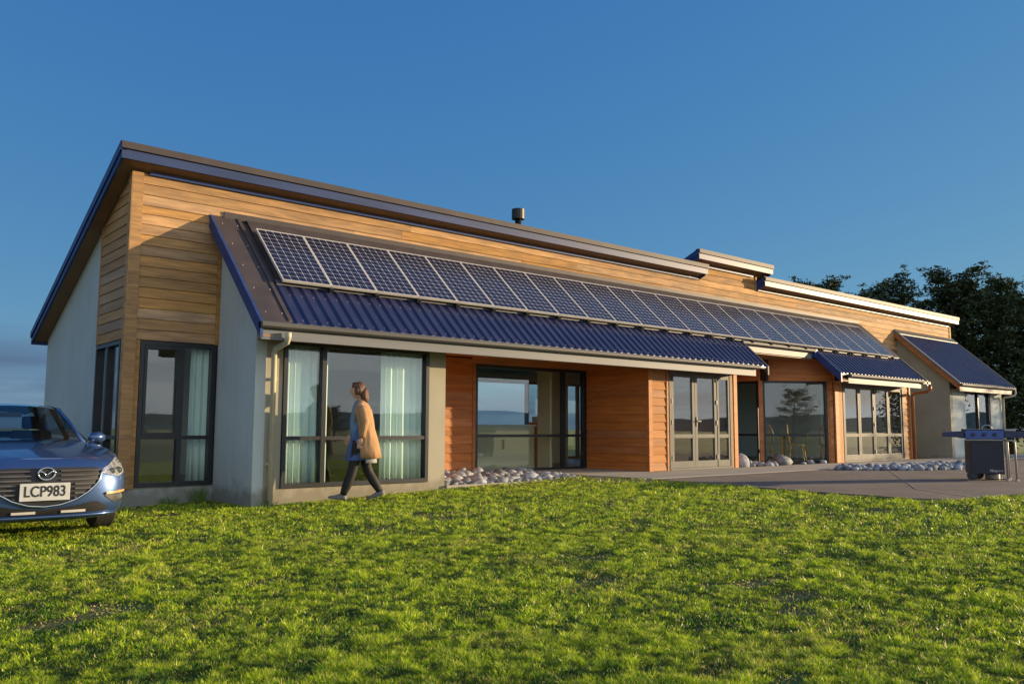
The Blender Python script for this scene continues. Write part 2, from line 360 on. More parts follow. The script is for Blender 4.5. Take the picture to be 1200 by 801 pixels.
# clerestory strip above the lean-to roofs
cle = MB(); cle.box(1.24, 28.2, D+.002, D+.12, 2.3, 4.60); cle.box(13.2, 15.86, D+.003, D+.12, 4.60, 4.97)
cle = cle.build('clerestory_wall', gap, house)
boards_x(cle, cedar, .02, 28.19, D, 4.12, 4.60, ex=.16, maxlen=5.4, seed=3)
boards_x(cle, cedar, 13.2, 15.82, D, 4.60, 4.94, ex=.165, maxlen=2.6, seed=5)
boards_x(cle, cedar, 21.45, 24.0, D, 3.32, 4.12, ex=.16, maxlen=None, seed=9)
MB().box(28.17, 28.28, D-.04, D+.03, 4.0, 4.6).build('corner_board', cedar, cle)
MB().box(15.82, 15.88, D-.04, D+.12, 4.60, 4.95).build('corner_board', cedar, cle)
# gable face weatherboards
gb = MB().prism([(D+.02, 2.12), (2.86, 2.12), (2.86, ztop(2.86)), (D+.02, ztop(D)-.02)], 'x', XC+.002, XC+.12).build('gable_boarded_wall', gap, house)
Lg = 2.83-(D+.09)
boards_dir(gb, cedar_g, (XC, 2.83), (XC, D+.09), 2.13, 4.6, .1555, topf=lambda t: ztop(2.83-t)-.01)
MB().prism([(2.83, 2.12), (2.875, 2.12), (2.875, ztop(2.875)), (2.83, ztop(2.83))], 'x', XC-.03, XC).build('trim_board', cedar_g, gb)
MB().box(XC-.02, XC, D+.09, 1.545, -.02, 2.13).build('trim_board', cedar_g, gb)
# --- porch (recess one)
pb = MB(); pb.box(4.5, 6.56, 1.79, 1.9, -.3, 2.34); pb.box(6.56, 9.72, 1.79, 1.9, 2.14, 2.34)
pb = pb.build('porch_back_wall', gap, house)
boards_x(pb, cedar_r, 4.56, 6.49, 1.788, -.12, 2.24, ex=.168)
boards_x(pb, cedar_r, 6.49, 9.69, 1.787, 2.14, 2.34, ex=.168)
MB().box(6.49, 6.56, 1.75, 1.79, -.12, 2.14).build('trim_board', cedar_r, pb)
ps = MB(); ps.prism([(.02, -.02), (1.9, -.02), (1.9, 2.34), (.02, 2.34)], 'x', 9.722, 9.86)
ps = ps.build('porch_side_wall', gap, house)
boards_dir(ps, cedar_r, (9.72, 1.78), (9.72, .03), -.005, 2.34, .168)
pf = MB(); pf.box(9.74, 10.345, .012, .12, -.01, 2.34); pf = pf.build('door_side_wall', gap, house)
boards_x(pf, cedar_p, 9.80, 10.27, .01, -.005, 2.34, ex=.168)
MB().box(9.69, 9.80, -.03, .03, -.01, 2.34).build('corner_board', cedar_r, pf)
MB().box(10.27, 10.34, -.03, .012, -.01, 2.34).build('trim_board', cedar_r, pf)
MB().box(12.56, 12.66, -.02, .1, -.01, 2.34).build('corner_board', cedar_p, pf)
MB().box(12.66, 12.79, -.035, .1, -.01, 2.34).build('corner_board', cedar_r, pf)
box('door_return_wall', cedar_r, house, 12.66, 12.78, .1, 2.3, -.01, 2.34)
box('door_head_wall', cedar_p, house, 10.34, 12.66, .0, .1, 2.12, 2.34)
# --- entry recess two: return wall, splayed wall
box('entry_back_wall', gap, house, 12.7, 15.64, 2.25, 2.4, -.1, 2.95)
er = MB(); er.box(15.63, 15.72, 1.0, 2.3, 2.13, 2.95); er.box(15.63, 15.72, 2.05, 2.3, -.05, 2.13); er = er.build('entry_return_wall', gap, house)
boards_dir(er, cedar_r, (15.63, 2.25), (15.63, 1.22), 2.13, 2.92, .168)
P0, P1 = Vector((15.62, 1.22)), Vector((17.25, .05))
sd_ = (P1-P0).normalized(); sn = Vector((sd_.y, -sd_.x))
def onsplay(t, q, z): p = P0+sd_*t+sn*q; return (p.x, p.y, z)
SL = (P1-P0).length
def splay_box(name, m, par, t0, t1, q0, q1, z0, z1):
    vs = [onsplay(t0, q1, z0), onsplay(t1, q1, z0), onsplay(t1, q0, z0), onsplay(t0, q0, z0), onsplay(t0, q1, z1), onsplay(t1, q1, z1), onsplay(t1, q0, z1), onsplay(t0, q0, z1)]
    return MB().add(vs, [(0,3,2,1),(4,5,6,7),(0,1,5,4),(1,2,6,5),(2,3,7,6),(3,0,4,7)]).build(name, m, par)
sw = splay_box('splayed_wall', gap, house, 0, SL, -.1, -.002, 2.13, 2.62)
boards_dir(sw, cedar_r, tuple(P0), tuple(P1), 2.13, 2.80, .168)
splay_box('corner_board', cedar_r, sw, -.03, .08, -.01, .03, -.05, 2.13)
splay_box('trim_board', cedar_r, sw, 1.83, 1.90, -.02, .03, -.02, 2.13)
for k in range(13): splay_box('weatherboard', cedar_r, sw, 1.90, SL-.015, 0, .022, -.02+k*.165, -.02+k*.165+.160)
bp_ = MB(); bp_.box(17.26, 17.66, .03, .12, -.01, 2.3); bp_ = bp_.build('sliding_side_wall', gap, house)
MB().box(17.24, 17.42, -.02, .03, -.01, 2.3).build('corner_board', cedar_r, bp_)
MB().box(17.42, 17.66, .0, .03, -.01, 2.3).build('trim_board', cedar_p, bp_)
be = MB(); be.box(21.2, 21.62, .03, .15, -.01, 2.3); be = be.build('end_pier', gap, house)
boards_x(be, cedar_p, 21.22, 21.58, .03, -.005, 2.26, ex=.165)
MB().box(21.56, 21.64, -.02, .03, -.01, 2.3).build('corner_board', cedar_r, be)
box('sliding_head_wall', cedar_r, house, 17.66, 21.2, .04, .12, 2.12, 2.3)
MB().prism([(.03, -.2), (D+.05, -.2), (D+.05, 3.9), (.03, 2.62)], 'x', 21.5, 21.62).build('end_side_wall', stucco, house)

# --- main roofs
KM = .435
def main_roof(name, x0, x1, ztp, yr=6.44, wood=soffit_m, fm=fascia_m):
    yf = 1.12; r = empty(name); r.parent = house
    def zz(y, o=0): return ztp-.02-KM*(y-yf)+o
    MB().prism([(yf+.10, zz(yf+.10)), (yr, zz(yr)), (yr, zz(yr)-.06), (yf+.10, zz(yf+.10)-.06)], 'x', x0+.02, x1-.02).build('roof_sheet', charcoal, r)
    # soffit board following the slope
    MB().prism([(yf+.03, zz(yf+.03)-.150), (yr-.02, zz(yr-.02)-.150), (yr-.02, zz(yr-.02)-.13), (yf+.03, zz(yf+.03)-.13)], 'x', x0+.03, x1-.03).build('soffit', wood, r)
    # front fascia in two steps: upper gutter flashing and lower board
    MB().prism([(yf-.03, ztp), (yf+.10, ztp+.0), (yf+.10, ztp-.105), (yf-.03, ztp-.10)], 'x', x0-.012, x1+.012).build('roof_gutter', charcoal, r)
    MB().prism([(yf, ztp-.112), (yf+.05, ztp-.112), (yf+.05, ztp-.243), (yf, ztp-.243)], 'x', x0, x1).build('fascia', fm, r)
    for x, s in ((x0, 1), (x1, -1)):
        a, b = sorted((x, x+s*.03)); a2, b2 = sorted((x-s*.02, x+s*.06))
        MB().prism([(yf+.055, zz(yf)-.235), (yf+.055, zz(yf)-.09), (yr, zz(yr)-.09), (yr, zz(yr)-.17)], 'x', a, b).build('barge_board', fascia_d if x == x0 else fm, r)
        MB().prism([(yf-.0, zz(yf)-.105), (yf-.0, zz(yf)+.03), (yr+.03, zz(yr)+.03), (yr+.03, zz(yr)-.075)], 'x', a2, b2).build('barge_flashing', fascia_d if x == x0 else fm, r)
    MB().box(x0, x1, yr, yr+.03, zz(yr)-.2, zz(yr)-.0).build('rear_fascia', fascia_d, r)
    return r
main_roof('main_roof', -.372, 13.36, 4.925)
main_roof('far_main_roof', 15.88, 28.36, 4.925)
main_roof('raised_roof', 13.02, 16.27, 5.28, yr=6.3)
MB().prism([(D+.01, 4.60), (D+.01, 4.94), (6.0, 2.95), (6.0, 2.6)], 'x', 15.79, 15.87).build('raised_side_wall', charcoal, house)
MB().prism([(D+.01, 4.60), (D+.01, 4.94), (6.0, 2.95), (6.0, 2.6)], 'x', 13.15, 13.23).build('raised_side_wall', charcoal, house)
for x0, x1, z in ((.1, 13.3, 4.565), (15.9, 28.1, 4.565), (13.4, 15.7, 4.91)):   # dark trim strip under the soffit
    box('soffit_trim', fascia_d, house, x0, x1, D-.065, D-.03, z+.01, z+.055)

# --- lean-to roofs: one plane z = 4.136 - K*(D-y)
K = .9215
def rz(y, o=0): return 4.136-K*(D-y)+o
def slab(name, m, par, x0, x1, y0, y1, o0, o1):
    return MB().prism([(y0, rz(y0)+o0), (y1, rz(y1)+o0), (y1, rz(y1)+o1), (y0, rz(y0)+o1)], 'x', x0, x1).build(name, m, par)
def ribs(name, par, x0, x1, y0, y1, base=.0, pitch=.19, h=.034, m=None):
    prof = []; x = x0
    while x < x1-.001:
        for dx, hh in ((0, 0), (pitch*.40, 0), (pitch*.52, h), (pitch*.80, h), (pitch*.92, 0)):
            if x+dx <= x1: prof.append((x+dx, hh))
        x += pitch
    prof.append((x1, 0)); n = len(prof)
    vs = [(px, y0, rz(y0)+base+hh) for px, hh in prof]+[(px, y1, rz(y1)+base+hh) for px, hh in prof]
    vs += [(px, y0, rz(y0)+base-.012) for px, hh in prof]
    fs = [(i, i+1, n+i+1, n+i) for i in range(n-1)]+[(2*n+i, 2*n+i+1, i+1, i) for i in range(n-1)]
    return MB().add(vs, fs).build(name, m or roofm, par, recalc=False)
def eave(par, x0, x1, y, fm=fasciam, z_off=0, cap=True):
    ze = rz(y)+z_off
    # half-round-ish gutter
    pr = [(y+.02, ze-.0), (y-.095, ze-.0), (y-.11, ze-.02), (y-.105, ze-.06), (y-.07, ze-.085), (y+.02, ze-.09)]
    MB().prism(pr, 'x', x0-.03, x1+.04).build('gutter', gutterm, par)
    MB().box(x0, x1, y+.0, y+.03, ze-.235, ze-.092).build('fascia', fm, par)
YE = -.62
la = empty('lean_to_roof'); la.parent = house
ribs('corrugated_sheet', la, 1.47, 13.19, YE+.02, .12)
slab('lower_flat_sheet', charcoal, la, 1.47, 13.17, YE+.03, D, -.05, -.014)
slab('upper_flat_sheet', charcoal, la, 1.60, 21.25, .135, D, .02, .05)
slab('edge_flashing', charcoal, la, 1.04, 1.47, YE, D+.01, .0, .03)
slab('edge_upstand', charcoal, la, 1.44, 1.50, YE+.03, D, .03, .055)
slab('barge_board', fascia_d, la, 1.02, 1.06, YE, D, -.19, .035)
slab('barge_soffit', soffit_m, la, 1.06, 1.24, YE+.03, D, -.19, -.17)
slab('cross_flashing', gutterm, la, 1.55, 13.19, .08, .15, .035, .055)
slab('right_barge', charcoal, la, 13.16, 13.21, YE, .13, -.16, .04)
MB().box(1.24, 21.43, D-.05, D+.0, rz(D)-.02, rz(D)+.085).build('ridge_flashing', charcoal, la)
eave(la, 1.05, 12.73, YE+.035, fasciam)
MB().box(1.245, 12.7, YE+.07, .0, 2.10, 2.125).build('eave_soffit', soffit_m, la)
MB().box(4.56, 9.74, .0, 1.78, 2.26, 2.28).build('porch_ceiling', cedar_r, la)
# middle part above the entry
lm = empty('entry_roof'); lm.parent = house
slab('roof_sheet', charcoal, lm, 13.21, 16.46, .08, D, -.05, .012)
slab('cross_flashing', gutterm, lm, 13.21, 20.6, .07, .15, .035, .055)
eave(lm, 13.20, 16.38, .12, fasciam)
MB().prism([(.155, 2.675), (2.3, 2.675), (2.3, 2.70), (.155, 2.70)], 'x', 12.8, 17.0).build('entry_ceiling', soffit_m, lm)
MB().box(16.38, 16.50, .02, .16, 2.72, 2.93).build('fascia_end', fascia_d, lm)
# second lean-to
lb = empty('second_lean_to_roof'); lb.parent = house
ribs('corrugated_sheet', lb, 16.52, 21.36, YE+.02, .09, pitch=.19)
slab('lower_flat_sheet', charcoal, lb, 16.52, 21.40, YE+.03, D, -.05, -.014)
slab('left_barge', fascia_d, lb, 16.46, 16.52, YE, .14, -.19, .045)
slab('barge_soffit', soffit_m, lb, 16.52, 17.2, YE+.03, .14, -.19, -.17)
slab('right_barge', gutterm, lb, 21.36, 21.45, YE-.02, D, -.10, .05)
slab('upper_edge_flashing', charcoal, lb, 21.02, 21.36, .13, D, .02, .055)
eave(lb, 16.9, 21.1, YE+.035, fasciam)
MB().box(17.0, 21.3, YE+.07, .03, 2.11, 2.13).build('eave_soffit', soffit_m, lb)
MB().box(21.1, 21.62, YE-.02, YE+.10, rz(YE)-.07, rz(YE)+.0).build('gutter_end', gutterm, lb)
# third lean-to
lc = empty('far_lean_to_roof'); lc.parent = house
YC = -.60
ribs('corrugated_sheet', lc, 23.9, 28.45, YC+.02, D-.15, pitch=.19)
slab('lower_flat_sheet', charcoal, lc, 23.9, 28.4, YC+.03, D, -.05, -.014)
slab('left_barge', fasciam, lc, 23.80, 23.90, YC, D, -.03, .05)
slab('barge_board', cedar_r, lc, 23.82, 23.88, YC+.02, D, -.20, -.03)
slab('barge_soffit', soffit_m, lc, 23.88, 24.0, YC+.03, D, -.20, -.18)
slab('right_barge', charcoal, lc, 28.43, 28.50, YC, D, -.12, .045)
slab('ridge_flashing', gutterm, lc, 23.85, 28.45, D-.2, D-.0, .035, .06)
eave(lc, 23.85, 28.2, YC+.035, fasciam)
MB().box(24.0, 28.3, YC+.07, -.2, 2.12, 2.14).build('eave_soffit', soffit_m, lc)

# --- windows and doors: frame and panes
def window_x(name, x0, x1, y, z0, z1, mull=(), trans=.71, fm=frame_d, fw_=.06, dep=.09, sub=None, out=.02, label=None, room=True):
    f = MB()
    f.box(x0, x1, y-out, y+dep, z0, z0+fw_); f.box(x0, x1, y-out, y+dep, z1-fw_, z1)
    f.box(x0, x0+fw_, y-out-.002, y+dep, z0+fw_, z1-fw_); f.box(x1-fw_, x1, y-out-.002, y+dep, z0+fw_, z1-fw_)
    o = f.build(name, fm, house)
    xsn = [x0+fw_]+[v for m_ in mull for v in (m_-.035, m_+.035)]+[x1-fw_]
    for m_ in mull: MB().box(m_-.035, m_+.035, y-out+.004, y+dep-.01, z0+fw_, z1-fw_).build('mullion', fm, o)
    for i in range(0, len(xsn), 2):
        a, b = xsn[i], xsn[i+1]
        if trans: MB().box(a, b, y-out+.008, y+dep-.02, trans-.028, trans+.028).build('transom', fm, o)
        for c0, c1 in (((z0+fw_, trans-.028), (trans+.028, z1-fw_)) if trans else ((z0+fw_, z1-fw_),)):
            MB().box(a, b, y+.03, y+.036, c0, c1).build('pane', glassm, o)
    if label: o['label'] = label
    return o
w1 = window_x('window', .095, 1.20, D, 0, 2.115, mull=(.70,), out=.03)
sa = MB(); sa.box(.16, .20, D-.035, D+.02, .74, 2.05); sa.box(.63, .663, D-.035, D+.02, .74, 2.05); sa.box(.2, .63, D-.035, D+.02, 2.0, 2.05); sa.box(.2, .63, D-.035, D+.02, .74, .78); sa.build('sash', frame_d, w1)
w2 = window_x('window', 1.66, 4.20, 0, 0, 2.115, mull=(2.31,), out=.03)
w3 = window_x('window', 6.57, 9.68, 1.80, -.02, 2.135, mull=(9.02,), out=.03)
def door_leaf(par, x0, x1, y, z0, z1, fm, st=.085, tr=.71, handle=None, hinge=None):
    f = MB(); f.box(x0, x1, y-.03, y+.02, z0, z0+.14); f.box(x0, x1, y-.03, y+.02, z1-.085, z1)
    f.box(x0, x0+st, y-.031, y+.02, z0+.14, z1-.085); f.box(x1-st, x1, y-.031, y+.02, z0+.14, z1-.085)
    f.box(x0+st, x1-st, y-.029, y+.018, tr-.04, tr+.04)
    d = f.build('door_leaf', fm, par)
    for a, b in ((z0+.14, tr-.04), (tr+.04, z1-.085)): MB().box(x0+st, x1-st, y-.008, y, a, b).build('pane', glassm, d)
    if handle is not None:
        h = MB(); h.box(handle-.015, handle+.015, y-.05, y-.031, .92, 1.12); h.box(handle-.01, handle+.12, y-.075, y-.058, 1.02, 1.045); h.box(handle-.01, handle+.01, y-.06, y-.04, 1.02, 1.045); h.build('handle', blackm, d)
    if hinge is not None:
        for zz in (.25, 1.0, 1.45, 1.95): MB().box(hinge-.018, hinge+.018, y-.05, y-.031, zz-.05, zz+.05).build('hinge', blackm, d)
    return d
dA = MB(); dA.box(10.345, 10.40, -.04, .09, 0, 2.12); dA.box(12.50, 12.558, -.04, .09, 0, 2.12); dA.box(10.4, 12.5, -.04, .09, 2.06, 2.12); dA.box(10.4, 12.5, -.04, .09, -.005, .035)
dA = dA.build('french_door', frame_g, house)
# keep thing > part > sub-part: the leaves are sub-parts, their panes and handles sit directly under the door part
def leaf_flat(par, x0, x1, y, z0, z1, fm, **k):
    d = door_leaf(None, x0, x1, y, z0, z1, fm, **k)
    for c in list(d.children): c.parent = par
    d.parent = par
    return d
leaf_flat(dA, 10.41, 11.21, .0, .04, 2.055, frame_g, hinge=10.42)
leaf_flat(dA, 11.22, 12.00, .0, .04, 2.055, frame_g, handle=11.26, hinge=11.99)
leaf_flat(dA, 12.03, 12.495, .0, .04, 2.055, frame_g, st=.06)
dB = MB(); dB.box(17.665, 17.73, -.01, .13, 0, 2.12); dB.box(21.13, 21.2, -.01, .13, 0, 2.12); dB.box(17.73, 21.13, -.01, .13, 2.05, 2.12); dB.box(17.73, 21.13, -.01, .13, -.005, .035)
dB = dB.build('bifold_door', frame_g, house)
for i in range(4):
    a = 17.74+i*.8475
    leaf_flat(dB, a, a+.84, .045, .04, 2.045, frame_g, st=.075, hinge=(a+.83 if i == 1 else None))
# gable window in the left face
def window_y(name, y0, y1, x, z0, z1, mull=(), trans=.71, fm=frame_d, out=.03, fw_=.055, sgn=-1, dep=.09):
    def bx(m, ya, yb, za, zb, q0, q1):
        a, b = sorted((x+sgn*q0, x-sgn*q1)); return m.box(a, b, ya, yb, za, zb)
    f = MB(); bx(f, y0, y1, z0, z0+fw_, out, dep); bx(f, y0, y1, z1-fw_, z1, out, dep); bx(f, y0, y0+fw_, z0+fw_, z1-fw_, out+.002, dep); bx(f, y1-fw_, y1, z0+fw_, z1-fw_, out+.002, dep)
    o = f.build(name, fm, house); e = [y0+fw_]+[v for m_ in mull for v in (m_-.05, m_+.05)]+[y1-fw_]
    for m_ in mull: bx(MB(), m_-.05, m_+.05, z0+fw_, z1-fw_, out-.004, dep-.01).build('mullion', fm, o)
    for i in range(0, len(e), 2):
        bx(MB(), e[i], e[i+1], trans-.028, trans+.028, out-.008, dep-.02).build('transom', fm, o)
        for c0, c1 in ((z0+fw_, trans-.028), (trans+.028, z1-fw_)): bx(MB(), e[i], e[i+1], c0, c1, -.03, .036).build('pane', glassm, o)
    return o
window_y('window', 1.55, 2.84, XC, 0, 2.115, mull=(2.25,))
window_y('window', 1.28, 2.05, 15.66, 0, 2.13, fw_=.05)
# splayed window
sp = MB()
def sb(mb, t0, t1, q0, q1, z0, z1):
    vs = [onsplay(t0, q1, z0), onsplay(t1, q1, z0), onsplay(t1, q0, z0), onsplay(t0, q0, z0), onsplay(t0, q1, z1), onsplay(t1, q1, z1), onsplay(t1, q0, z1), onsplay(t0, q0, z1)]
    return mb.add(vs, [(0,3,2,1),(4,5,6,7),(0,1,5,4),(1,2,6,5),(2,3,7,6),(3,0,4,7)])
sb(sp, .085, 1.825, -.07, .02, 0, .05); sb(sp, .085, 1.825, -.07, .02, 2.075, 2.125); sb(sp, .085, .135, -.07, .022, .05, 2.075); sb(sp, 1.775, 1.825, -.07, .022, .05, 2.075)
sp = sp.build('window', frame_d, house)
sb(MB(), .135, 1.775, -.05, .01, .682, .738).build('transom', frame_d, sp)
sb(MB(), .135, 1.775, -.03, -.024, .05, .682).build('pane', glassm, sp); sb(MB(), .135, 1.775, -.03, -.024, .738, 2.075).build('pane', glassm, sp)
# far window
wC = window_x('window', 25.16, 27.24, -.15, -.1, 2.14, mull=(26.3,), trans=None)
# downpipes
dpp = MB(); dpp.tube([(1.41, -.66, 2.16), (1.41, -.655, 2.09), (1.42, -.60, 2.03), (1.46, -.16, 1.98), (1.475, -.085, 1.92), (1.48, -.08, -.24)], .04, 10)
dpp = dpp.build('downpipe', pipe_m, house, smooth=True)
for z in (.35, 1.55): MB().box(1.43, 1.53, -.085, .0, z-.015, z+.015).build('bracket', pipe_m, dpp)
dpp = MB(); dpp.tube([(21.66, -.6, 2.16), (21.66, -.6, 2.04), (21.66, -.5, 1.97), (21.69, -.12, 1.93), (21.69, -.06, 1.84), (21.69, -.06, -.02)], .045, 10)
dpp = dpp.build('downpipe', copper, house, smooth=True)
for z in (.3, 1.6): MB().box(21.63, 21.75, -.065, .03, z-.015, z+.015).build('bracket', copper, dpp)
dpp = MB().tube([(28.35, -.62, 2.16), (28.35, -.6, 2.05), (28.22, -.3, 1.98), (28.22, -.26, 1.9), (28.22, -.26, -.1)], .04, 8).build('downpipe', pipe_m, house, smooth=True)
# meter loop on the side wall of the far block
# flue
fl = MB().tube([(8.67, 2.92, 3.7), (8.67, 2.92, 5.66)], .075, 14).build('flue', blackm, house, smooth=True)
MB().tube([(8.67, 2.92, 5.62), (8.67, 2.92, 5.63), (8.67, 2.92, 5.86), (8.67, 2.92, 5.87)], [.10, .15, .15, .11], 16).build('flue_cap', blackm, fl, smooth=False)

# --- interior
for nm_, m_, za, zb in (('interior_floor', int_floor, -.06, -.012), ('interior_ceiling', whitew, 2.42, 2.46)):
    box(nm_, m_, house, 1.42, 28.0, 2.45, 6.2, za, zb)
    for xa, xb, ya in ((1.42, 4.40, .16), (4.56, 9.70, 1.92), (9.88, 12.64, .16), (17.4, 21.48, .16), (24.25, 28.0, .05)):
        box(nm_, m_, house, xa, xb, ya, 2.449, za, zb)
    MB().prism([(15.76, 2.449), (15.76, 1.34), (17.399, .16), (17.399, 2.449)], 'z', za, zb).build(nm_, m_, house)
box('interior_floor', int_floor, house, XC+.15, 1.415, D+.13, 5.95, -.06, -.014)
box('interior_ceiling', whitew, house, XC+.15, 1.24, D+.13, 5.95, 2.42, 2.46)
for x in (5.6, 20.0, 23.0): box('interior_wall', whitew, house, x, x+.1, 1.95 if x != 23.0 else 1.5, 5.9, -.01, 2.41)
box('interior_wall', whitew, house, 4.41, 4.419, .16, 1.7, -.01, 2.41)
box('interior_back_wall', whitew, house, XC+.2, 5.59, 4.6, 4.7, -.01, 2.41)
box('interior_wall', cream, house, 10.6, 11.5, 4.2, 4.3, -.01, 2.41)
box('interior_wall', whitew, house, 13.2, 13.3, 2.5, 4.6, -.01, 2.41)
box('interior_back_wall', whitew, house, 20.1, 23, 4.6, 4.7, -.01, 2.41)
box('interior_back_wall', int_dark, house, 24.2, 28.0, 1.3, 1.4, -.01, 2.2)

# ------------------------------------------------------------------ things inside
def curtain(x0, x1, y, label, z1=2.06, seed=0):
    rr = random.Random(seed); n = int((x1-x0)/.012); top = []; bot = []
    ph = rr.random()*6
    pts = []
    for i in range(n+1):
        x = x0+(x1-x0)*i/n; t = (x-x0)
        pts.append((x, y+.035*math.sin(t*58+ph+1.2*math.sin(t*7))+.01*math.sin(t*140)))
    zs = [.02, .6, 1.2, 1.7, 1.9, z1]
    rings = []
    for z in zs:
        k = 1-.35*((z-.02)/2.0)
        rings.append([(px, y+(py-y)*k, z) for px, py in pts])
    mb = MB(); m_ = len(pts)
    for r_ in rings: mb.v += r_
    for j in range(len(rings)-1):
        for i in range(m_-1):
            mb.f.append((j*m_+i, j*m_+i+1, (j+1)*m_+i+1, (j+1)*m_+i)); mb.mi.append(0)
    o = mb.build('curtain', curtain_m, smooth=True, recalc=False)
    so = o.modifiers.new('thick', 'SOLIDIFY'); so.thickness = .003
    return tag(o, label, 'curtain', 'curtains behind the front windows')
curtain(1.74, 2.26, .14, 'pleated pale curtain behind the narrow left pane beside the downpipe', seed=1)
curtain(2.37, 2.46, .14, 'thin gathered curtain edge just right of the dark mullion', seed=4)
curtain(3.38, 4.15, .14, 'wide pleated pale curtain behind the right side of the large front window', seed=2)
curtain(.90, 1.16, D+.16, 'pale teal curtain in the corner window at the left end of the house', seed=3)
cab = empty('kitchen_cabinet', (7.85, 2.5, 0)); tag(cab, 'cream cabinet with small black handle behind the porch window', 'cabinet')
box('carcass', cream, cab, -1.0, .95, 0, .6, 0, .9); box('worktop', whitew, cab, -1.04, .99, -.04, .64, .903, .94); box('handle', blackm, cab, .02, .06, -.03, 0, .42, .62)
col_ = empty('timber_post', (9.05, 2.45, 0)); tag(col_, 'orange timber pillar cabinet inside the porch window beside the cream cabinet', 'cabinet')
box('body', orange, col_, -.16, .16, 0, .35, 0, 1.0); box('radio', alu, col_, -.14, .14, 0, .25, 1.003, 1.12)
box('inner_partition', cream, house, 8.80, 8.86, 2.0, 2.4, 0, 2.4)
def make_chair(x, y, rzv, label):
    c = empty('dining_chair', (x, y, -.012), rzv); tag(c, label, 'chair', 'bentwood dining chairs inside the house')
    MB().tube([(0, 0, .44), (0, 0, .47)], .21, 16).build('seat', chairw, c)
    for sx in (-1, 1):
        for sy in (-1, 1): MB().tube([(sx*.14, sy*.14, .44), (sx*.20, sy*.20, 0)], [.026, .018], 6).build('leg', chairw, c)
    MB().tube([(-.18, .17, .46), (-.19, .22, .75), (-.12, .25, .95), (0, .26, 1.0), (.12, .25, .95), (.19, .22, .75), (.18, .17, .46)], .022, 8).build('backrest', chairw, c, smooth=True)
    for k in (-.08, 0, .08): MB().tube([(k, .18, .46), (k*1.2, .255, .96)], .013, 5).build('spindle', chairw, c)
    return c
c0 = make_chair(17.35, 1.2, .4, 'round backed timber chair nearest the splayed entry window')
for x, y, a, l in ((18.2, .75, -.9, 'round backed timber chair behind the leftmost folding door'), (16.9, 1.9, 2.2, 'round backed timber chair at the far side of the dining table')):
    c = copy_tree(c0); c.location = (x, y, -.012); c.rotation_euler = (0, 0, a); c['label'] = l
tb = empty('dining_table', (17.6, 1.9, -.012)); tag(tb, 'timber dining table inside the splayed entry window', 'table')
box('tabletop', chairw, tb, -.5, .9, -.4, .4, .71, .74)
for sx, sy in ((-.45, -.35), (.85, -.35), (-.45, .35), (.85, .35)): box('leg', chairw, tb, sx-.03, sx+.03, sy-.03, sy+.03, 0, .71)

# ------------------------------------------------------------------ solar panels
def solar_glass():
    m = bpy.data.materials.new('solar_cells'); m.use_nodes = True; t = m.node_tree; n = t.nodes; l = t.links; b = n['Principled BSDF']
    b.inputs['Roughness'].default_value = .16; b.inputs['Specular IOR Level'].default_value = .35
    tcn = n.new('ShaderNodeUVMap'); sp_ = n.new('ShaderNodeSeparateXYZ'); l.new(tcn.outputs[0], sp_.inputs[0])
    def mth(op, a, b_=None, c=None, cl=False):
        q = n.new('ShaderNodeMath'); q.operation = op; q.use_clamp = cl
        for i, v in enumerate((a, b_, c)):
            if v is None: continue
            if isinstance(v, (int, float)): q.inputs[i].default_value = v
            else: l.new(v, q.inputs[i])
        return q.outputs[0]
    fx = mth('ABSOLUTE', mth('SUBTRACT', mth('FRACT', sp_.outputs[0]), .5)); fy = mth('ABSOLUTE', mth('SUBTRACT', mth('FRACT', sp_.outputs[1]), .5))
    line = mth('GREATER_THAN', mth('MAXIMUM', fx, fy), .478)
    dia = mth('GREATER_THAN', mth('ADD', fx, fy), .86)
    bus = mth('LESS_THAN', mth('ABSOLUTE', mth('SUBTRACT', fx, .2)), .008)
    lines = mth('MAXIMUM', line, dia); lines = mth('MAXIMUM', lines, mth('MULTIPLY', bus, .35))
    mixc = n.new('ShaderNodeMixRGB'); mixc.inputs[1].default_value = (.012, .014, .035, 1); mixc.inputs[2].default_value = (.45, .45, .48, 1); l.new(lines, mixc.inputs[0])
    l.new(mixc.outputs[0], b.inputs['Base Color'])
    return m
cells = solar_glass()
PW, Y0 = .795, .085
al = math.atan(K); L_ = 1.40
def make_panel():
    root = empty('solar_panel')
    gmb = MB(); gmb.add([(.02, .02, .036), (PW-.022, .02, .036), (PW-.022, L_-.02, .036), (.02, L_-.02, .036), (.02, .02, .006), (PW-.022, .02, .006), (PW-.022, L_-.02, .006), (.02, L_-.02, .006)], [(0, 1, 2, 3), (7, 6, 5, 4)])
    g_ = gmb.build('cell_sheet', cells, root, recalc=False); uv = g_.data.uv_layers.new(name='UVMap')
    for li, c in zip(range(4), ((0, 0), (6, 0), (6, 12), (0, 12))): uv.data[li].uv = c
    f = MB(); f.box(0, PW-.004, 0, .02, 0, .04); f.box(0, PW-.004, L_-.02, L_, 0, .04); f.box(0, .016, .02, L_-.02, 0, .04); f.box(PW-.02, PW-.004, .02, L_-.02, 0, .04)
    f.build('frame', alu, root)
    c = MB(); c.box(PW-.04, PW+.03, -.06, .02, -.05, .006); c.build('clamp', blackm, root)
    return root
ords = ['first', 'second', 'third', 'fourth', 'fifth', 'sixth', 'seventh', 'eighth', 'ninth', 'tenth', 'eleventh', 'twelfth', 'thirteenth', 'fourteenth', 'fifteenth', 'sixteenth', 'seventeenth', 'eighteenth', 'nineteenth', 'twentieth', 'twenty-first', 'twenty-second', 'twenty-third']
pp = make_panel(); off = .095
